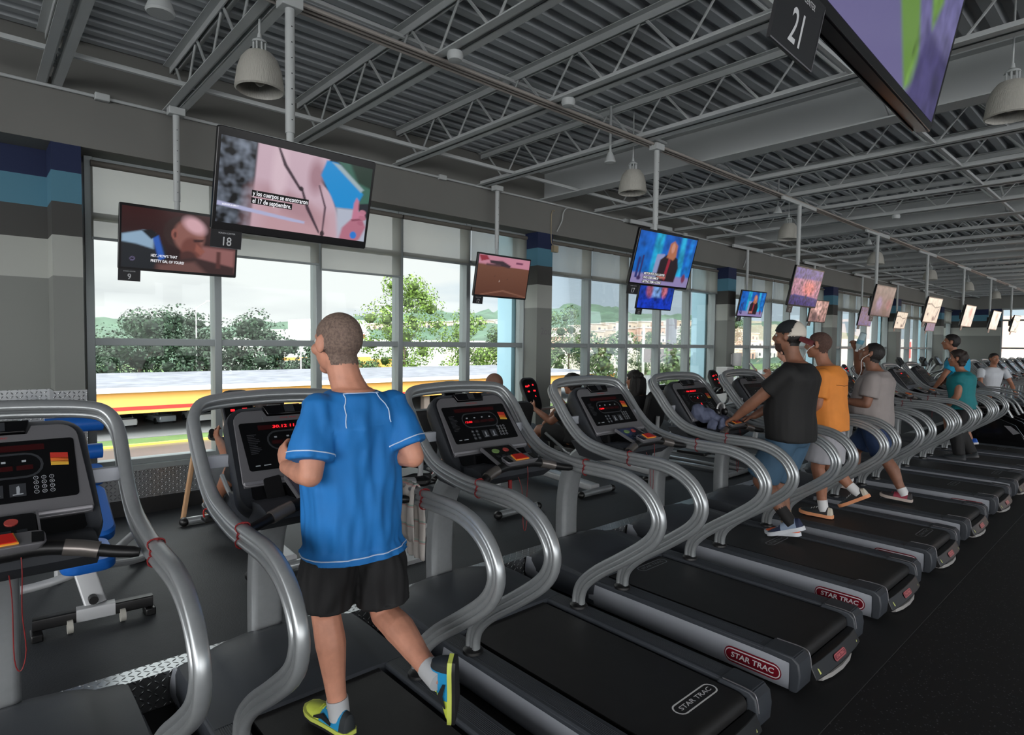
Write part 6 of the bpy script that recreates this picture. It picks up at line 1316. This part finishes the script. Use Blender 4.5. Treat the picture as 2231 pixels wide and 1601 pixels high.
# cross trainers with swing arms
def make_elliptical():
    r = thing('cross_trainer', (0, 4.4, PZ), 'x', 'cross trainer', 'grey cross trainers by the windows')
    b = MB(); b.tube([(-0.12, -0.85, 0.06), (-0.12, 0.7, 0.06)], 0.03); b.tube([(0.12, -0.85, 0.06), (0.12, 0.7, 0.06)], 0.03); b.tube([(-0.32, -0.85, 0.04), (0.32, -0.85, 0.04)], 0.035); b.tube([(-0.32, 0.72, 0.04), (0.32, 0.72, 0.04)], 0.035); b.build('base_frame', M_SILVER, r)
    s = MB(); s.loft([[(x, 0.42+math.cos(a)*0.36*k, 0.42+math.sin(a)*0.34*k) for a in [2*PI*i/24 for i in range(24)]] for x, k in ((-0.10, 0.85), (-0.08, 1), (0.08, 1), (0.10, 0.85))]); s.build('drum_shroud', mat('shroud_grey', (82, 88, 92), rough=0.5), r)
    for q in (-1, 1):
        a = MB(); a.tube(smoothpath([(q*0.28, -0.30, 1.18), (q*0.27, -0.24, 1.02), (q*0.24, 0.02, 0.92), (q*0.22, 0.22, 0.72), (q*0.22, 0.30, 0.30)]), 0.021, 12); ar = a.build('swing_arm', M_SILVER, r)
        MB().tube(smoothpath([(q*0.30, -0.36, 1.34), (q*0.29, -0.32, 1.26), (q*0.28, -0.30, 1.15)]), 0.025, 10).build('grip', M_BLACK, ar)
        p = MB(); p.tube([(q*0.2, 0.30, 0.30+q*0.06), (q*0.2, -0.70, 0.20-q*0.08)], 0.025); p.build('pedal_arm', M_SILVER, r); p = MB(); p.box((q*0.2, -0.35, 0.30), (0.15, 0.38, 0.05)); p.build('foot_plate', M_BLACK, r, bevel=0.01)
    m = MB(); m.tube(smoothpath([(0, 0.45, 0.7), (0, 0.36, 0.95), (0, 0.26, 1.12)]), 0.04); m.build('mast', M_SILVER, r)
    cf = frame((0, 0.20, 1.22), (1, 0, 0), (0, 0.5, 0.866)); q = MB(); q.loft([[cf(a*k, b*k, d) for a, b in rrect(0.36, 0.30, 0.06)] for d, k in ((-0.07, 0.7), (0.0, 1), (0.01, 0.95))]); cn = q.build('console', M_CONS, r)
    q = MB(); q.plate(rrect(0.28, 0.2, 0.02), cf, 0.01, 0.014); q.build('console_face', M_GLOSS, cn, smooth=0)
    return r
el = make_elliptical()
for i, (x, y, lab) in enumerate(((6.75, 4.25, 'grey cross trainer left of the console with the jacket'), (7.75, 4.25, 'grey cross trainer right behind the console with the jacket'), (17.0, 4.3, 'distant cross trainer left of the far white one'), (18.6, 4.2, 'distant white-armed cross trainer near the end wall'), (20.0, 4.2, 'distant cross trainer beside the person in white'))):
    e = el if i == 0 else dup(el); e.location = (x, y, PZ); e['label'] = lab; e.scale = (1, 1, 0.74 if i < 2 else 0.95)
# dark stair climbers at the end of the row
def make_climber():
    r = thing('stair_climber', (0, 1.95, 0), 'x', 'stair climber', 'black stair climbers after the treadmills')
    for q in (-1, 1):
        s = MB(); s.prism([(-0.45, 0.05), (-0.50, 0.25), (-0.30, 0.72), (0.05, 0.95), (0.50, 0.98), (0.60, 0.5), (0.62, 0.05)], q*0.30, q*0.36, 'x'); s.build('side_cover', M_GLOSS, r, bevel=0.02); MB().prism([(-0.36, 0.55), (-0.24, 0.70), (-0.16, 0.70), (-0.28, 0.50)], q*0.361, q*0.366, 'x').build('side_decal', M_BEZ, r)
        h = MB(); h.tube(smoothpath([(q*0.30, -0.25, 0.9), (q*0.31, -0.10, 1.25), (q*0.31, 0.25, 1.40), (q*0.27, 0.55, 1.42)]), 0.02); h.build('handrail', M_SILVER, r)
    s = MB()
    for i in range(4): s.box((0, -0.30+i*0.2, 0.18+i*0.2), (0.56, 0.22, 0.04))
    s.build('steps', M_CHAR, r); MB().box((0, 0.4, 0.5), (0.5, 0.4, 0.9)).build('drive_housing', M_BLACK, r, bevel=0.03); m = MB(); m.tube([(0, 0.5, 0.9), (0, 0.58, 1.35)], 0.05); m.build('mast', M_BLACK, r)
    cf = frame((0, 0.55, 1.45), (1, 0, 0), (0, 0.5, 0.866)); q = MB(); q.loft([[cf(a*k, b*k, d) for a, b in rrect(0.46, 0.32, 0.06)] for d, k in ((-0.06, 0.8), (0.0, 1), (0.01, 0.95))]); q.build('console', M_CONS, r)
    MB().box((0, 0.1, 0.03), (0.74, 1.1, 0.05)).build('base', M_BLACK, r)
    return r
cl2 = make_climber()
for i, x in enumerate((12.62, 13.62, 14.62)):
    c = cl2 if i == 0 else dup(cl2); c.location = (x, 1.95, 0); c.scale = (1, 1, 0.66); c['label'] = 'black stair climber after the last treadmill, %s from the left' % ORD[i]
for i, x in enumerate((15.9, 17.05, 18.2, 19.35, 20.5, 21.65, 22.8, 23.95, 25.1, 26.25)):
    t = dup(T0, (x, YC, 0), 'treadmill beyond the stair climbers at the far end, %s from the left' % ORD[i])
# ------------------------------------------------------------------ exercise bench by the first treadmill
bn_ = thing('exercise_bench', (0.47, 3.95, PZ), 'silver bench with blue pads and small wheels behind the left treadmill', 'exercise bench')
def L_(x, y, z): return (x-0.47, y-3.95, z-PZ)
b = MB(); b.tube([L_(0.22, 3.835, PZ+0.075), L_(0.745, 3.79, PZ+0.075)], 1, prof=rrect(0.06, 0.055, 0.008), up=(0, 0, 1)); b.build('foot_bar', M_BLACK, bn_)
b = MB(); b.tube([L_(0.40, 3.82, PZ+0.078), L_(0.57, 3.805, PZ+0.078)], 1, prof=rrect(0.068, 0.062, 0.006), up=(0, 0, 1)); b.build('foot_bracket', M_GREYP, bn_)
for x, y in ((0.37, 3.79), (0.60, 3.775)):
    w_ = MB(); w_.tube([L_(x-0.012, y, PZ+0.035), L_(x+0.012, y, PZ+0.035)], 0.034, 18); w_.build('wheel', mat('wheel_grey', (170, 168, 160), rough=0.5), bn_)
for x, y in ((0.235, 3.82), (0.73, 3.80)):
    w_ = MB(); w_.box(L_(x, y, PZ+0.02), (0.05, 0.10, 0.04)); w_.build('foot_pad', M_BLACK, bn_, bevel=0.006)
b = MB(); b.tube([L_(0.49, 3.84, PZ+0.10), L_(0.455, 3.93, 0.42), L_(0.45, 3.96, 0.52)], 1, prof=rrect(0.045, 0.10, 0.01), up=(0, 1, 0)); b.build('post', M_GREYP, bn_)
MB().cyl(L_(0.475, 3.80, PZ+0.14), L_(0.475, 3.845, PZ+0.14), 0.022).build('lock_knob', M_BLACK, bn_)
def pad(c, sx, sy, th, rx, nm='pad', rz=0.0, m=None):
    R3 = Matrix.Rotation(rz, 3, 'Z') @ Matrix.Rotation(rx, 3, 'X'); q = MB()
    for_ = [[V(L_(*c))+R3 @ V((a*k, b*k, d)) for a, b in rrect(sx, sy, min(sx, sy)*0.3, 5)] for d, k in ((-th/2, 0.96), (-th/2+0.01, 1), (th/2-0.015, 1), (th/2, 0.93))]
    q.loft(for_); return q.build(nm, m or M_BLUEPAD, bn_)
pad((0.45, 3.86, 0.535), 0.24, 0.34, 0.06, 0.10, 'seat_pad'); MB().box(L_(0.47, 3.90, 0.475), (0.12, 0.14, 0.05)).build('seat_bracket', M_BLACK, bn_, bevel=0.005)
pad((0.50, 4.28, 0.66), 0.25, 0.50, 0.07, 0.42, 'back_pad'); pad((0.53, 4.58, 0.83), 0.22, 0.14, 0.07, 0.5, 'head_pad')
b = MB(); b.tube(smoothpath([L_(0.455, 3.95, 0.49), L_(0.47, 4.1, 0.47), L_(0.52, 4.65, 0.78)]), 1, prof=rrect(0.05, 0.05, 0.008)); b.build('spine', M_GREYP, bn_)
b = MB(); b.tube(smoothpath([L_(-0.25, 4.12, 0.42), L_(-0.05, 4.18, 0.34), L_(0.25, 4.2, 0.31), L_(0.55, 4.25, 0.36), L_(0.80, 4.45, 0.46)]), 0.024, 12); b.build('curved_tube', M_GREYP, bn_)
b = MB(); b.tube(smoothpath([L_(0.55, 4.2, 0.36), L_(0.75, 4.5, 0.25), L_(0.86, 4.66, PZ+0.04)]), 0.022); b.build('rear_leg', M_GREYP, bn_); MB().box(L_(0.87, 4.69, PZ+0.03), (0.16, 0.05, 0.05)).build('rear_foot', M_BLACK, bn_, bevel=0.01)
b = MB(); b.tube(smoothpath([L_(0.40, 4.62, PZ+0.01), L_(0.40, 4.62, 0.7), L_(0.40, 4.60, 1.18)]), 0.024); b.build('upright', M_GREYP, bn_)
for z, y in ((1.16, 4.55), (0.98, 4.58)):
    w_ = MB(); w_.tube([L_(0.34, y, z), L_(0.63, y, z)], 0.048, 18); w_.build('roller_pad', M_BLUEPAD, bn_)
w_ = MB(); w_.tube([L_(0.30, 4.60, 1.24), L_(0.60, 4.60, 1.24)], 0.014); w_.build('top_bar', M_GREYP, bn_)
# wooden wedge seen past the treadmill
wg = thing('wooden_stand', (1.42, 5.55, PZ), 'tan wooden A-shaped stand below the window behind the runner', 'stand')
for q in (-1, 1): MB().tube([(q*0.10, 0, 0), (0, 0, 0.62)], 1, prof=rrect(0.05, 0.03, 0.004), up=(0, 1, 0)).build('leg', mat('tan_wood', (190, 150, 112), rough=0.7), wg)
# black dumb-bell end of a machine seen right of the runner
dm = thing('weight_machine', (1.99, 3.56, PZ), 'silver machine arm with a black round end right of the runner', 'exercise machine')
b = MB(); b.tube(smoothpath([(0.15, 0.05, 0.02), (0.18, 0.08, 0.5), (0.1, 0.05, 0.86)]), 0.03); b.tube([(0.0, 0.0, 0.86), (0.30, -0.03, 0.82)], 0.045); b.build('arm', M_GREYP, dm)
b = MB(); b.tube([(0.30, -0.03, 0.82), (0.37, -0.035, 0.81)], [0.05, 0.055]); b.ell((0.38, -0.036, 0.81), (0.05, 0.056, 0.056)); b.build('weight_end', M_BLACK, dm); MB().box((0.16, 0.06, 0.02), (0.4, 0.3, 0.04)).build('base_plate', M_GREYP, dm); dm.scale = (1, 1, 0.68)
# ------------------------------------------------------------------ small things
def cloth_sheet(name, pts, w, m, label, cat, sd=0):
    """folded cloth hanging over a bar: pts a path in yz at x, w width along y"""
    q = MB(); n = 10; P = smoothpath(pts, 4)
    top = [[p+V((0.006*math.sin(j*1.7+i*0.35+sd), (j/n-0.5)*w*(1+0.12*math.sin(i*0.3)), 0.004*math.sin(j*2.3))) for j in range(n+1)] for i, p in enumerate(P)]
    vs = [v for r in top for v in r]; q.add(vs, [(i*(n+1)+j, i*(n+1)+j+1, (i+1)*(n+1)+j+1, (i+1)*(n+1)+j) for i in range(len(P)-1) for j in range(n)])
    o = q.build(name, m, None, smooth=60, recalc=False); s = o.modifiers.new('s', 'SOLIDIFY'); s.thickness = 0.006; s.offset = 0
    return tag(o, label, cat)
tm_ = mat('towel', (196, 190, 184), rough=0.9); tt = tm_.node_tree; bb = tt.nodes['Principled BSDF']; zz = position_z(tt)[2]
L(tt, ramp(tt, math_(tt, 'FRACT', math_(tt, 'MULTIPLY', zz, 11.0)), [(0, lin((196, 190, 184))), (0.55, lin((190, 150, 146))), (0.62, lin((150, 170, 160))), (0.70, lin((198, 192, 186)))], 'CONSTANT'), bb.inputs['Base Color'])
cloth_sheet('towel', [(1.465, 2.32, 0.80), (1.452, 2.32, 0.93), (1.462, 2.32, 1.025), (1.485, 2.32, 1.056), (1.51, 2.32, 1.025), (1.522, 2.32, 0.9), (1.52, 2.325, 0.74), (1.525, 2.33, 0.70)], 0.13, tm_, 'white striped towel hanging over the right rail of the runner\'s treadmill', 'towel')
jk = MB(); rj = random.Random(4)
for x, y, z, a, b_, c_ in ((4.38, 2.50, 1.13, .08, .07, .06), (4.45, 2.46, 1.10, .09, .06, .05), (4.52, 2.44, 1.085, .07, .06, .05), (4.34, 2.55, 1.16, .05, .06, .07), (4.42, 2.38, 1.05, .05, .03, .07), (4.33, 2.42, 1.04, .035, .04, .09), (4.56, 2.40, 1.03, .04, .03, .08)): jk.ell((x, y, z), (a, b_, c_))
jo = voxel_fuse(jk, 'jacket', cloth('jacket_grey', (82, 88, 110)), None, 0.009, 3, lambda p, n: 0.014*noise.noise(V((p.x*22, p.y*22, p.z*22)))+0.007*noise.noise(V((p.x*50, p.y*50, p.z*20))))
tag(jo, 'bunched blue-grey jacket on the console of the capped man\'s treadmill', 'jacket')
hp_ = thing('headphones', (4.55, 2.47, 1.155), 'black and silver headphones on the bunched jacket', 'headphones')
q = MB(); q.tube(smoothpath([(-0.06, 0, 0), (-0.05, 0, 0.05), (0, 0, 0.07), (0.05, 0, 0.05), (0.06, 0, 0)]), 0.007); q.build('headband', M_WHT, hp_)
for s in (-1, 1): MB().ell((s*0.06, 0, -0.005), (0.016, 0.03, 0.032)).build('ear_cup', M_BLACK, hp_)
q = MB(); q.plate([(a, b) for a, b in rrect(0.075, 0.14, 0.01)], frame(V((1.10, YC, 0))+cfr(-0.15, -0.225, 0.0), (0.95, 0.1, 0.1), (0.0, 0.45, 0.6)), 0.04, 0.05); tag(q.build('mobile_phone', M_BLACK, None), 'dark phone lying in the console tray of the runner\'s treadmill', 'phone')
pd = thing('towel_dispenser', (11.02, 5.68, 1.30), 'white paper roll dispenser on the third striped column', 'dispenser'); MB().lathe([(0.0, 0), (0.085, 0), (0.09, 0.02), (0.09, 0.24), (0.0, 0.25)], (0, 0, 0), 20).build('dispenser_body', M_WHT, pd); MB().ext((-0.05, 0.06, 0.02), (0.05, 0.10, 0.22)).build('wall_mount', M_WHT, pd)
q = MB(); q.ext((10.55, 5.62, PZ), (10.80, 5.85, 1.28)); tag(q.build('storage_box', M_WHT, None, bevel=0.01), 'white upright box below the paper roll dispenser', 'box')
# small letters on the second column
q = MB(); q.text('2ou', frame((5.86, YH-0.0015, 1.85), (1, 0, 0), (0, 0, 1)), 0, 0, 0.13, 0.0, bold=0.01); tag(q.build('column_lettering', mat('raised_letters', (104, 102, 104), rough=0.5), None, smooth=0), 'faint grey raised lettering on the second striped column', 'lettering')
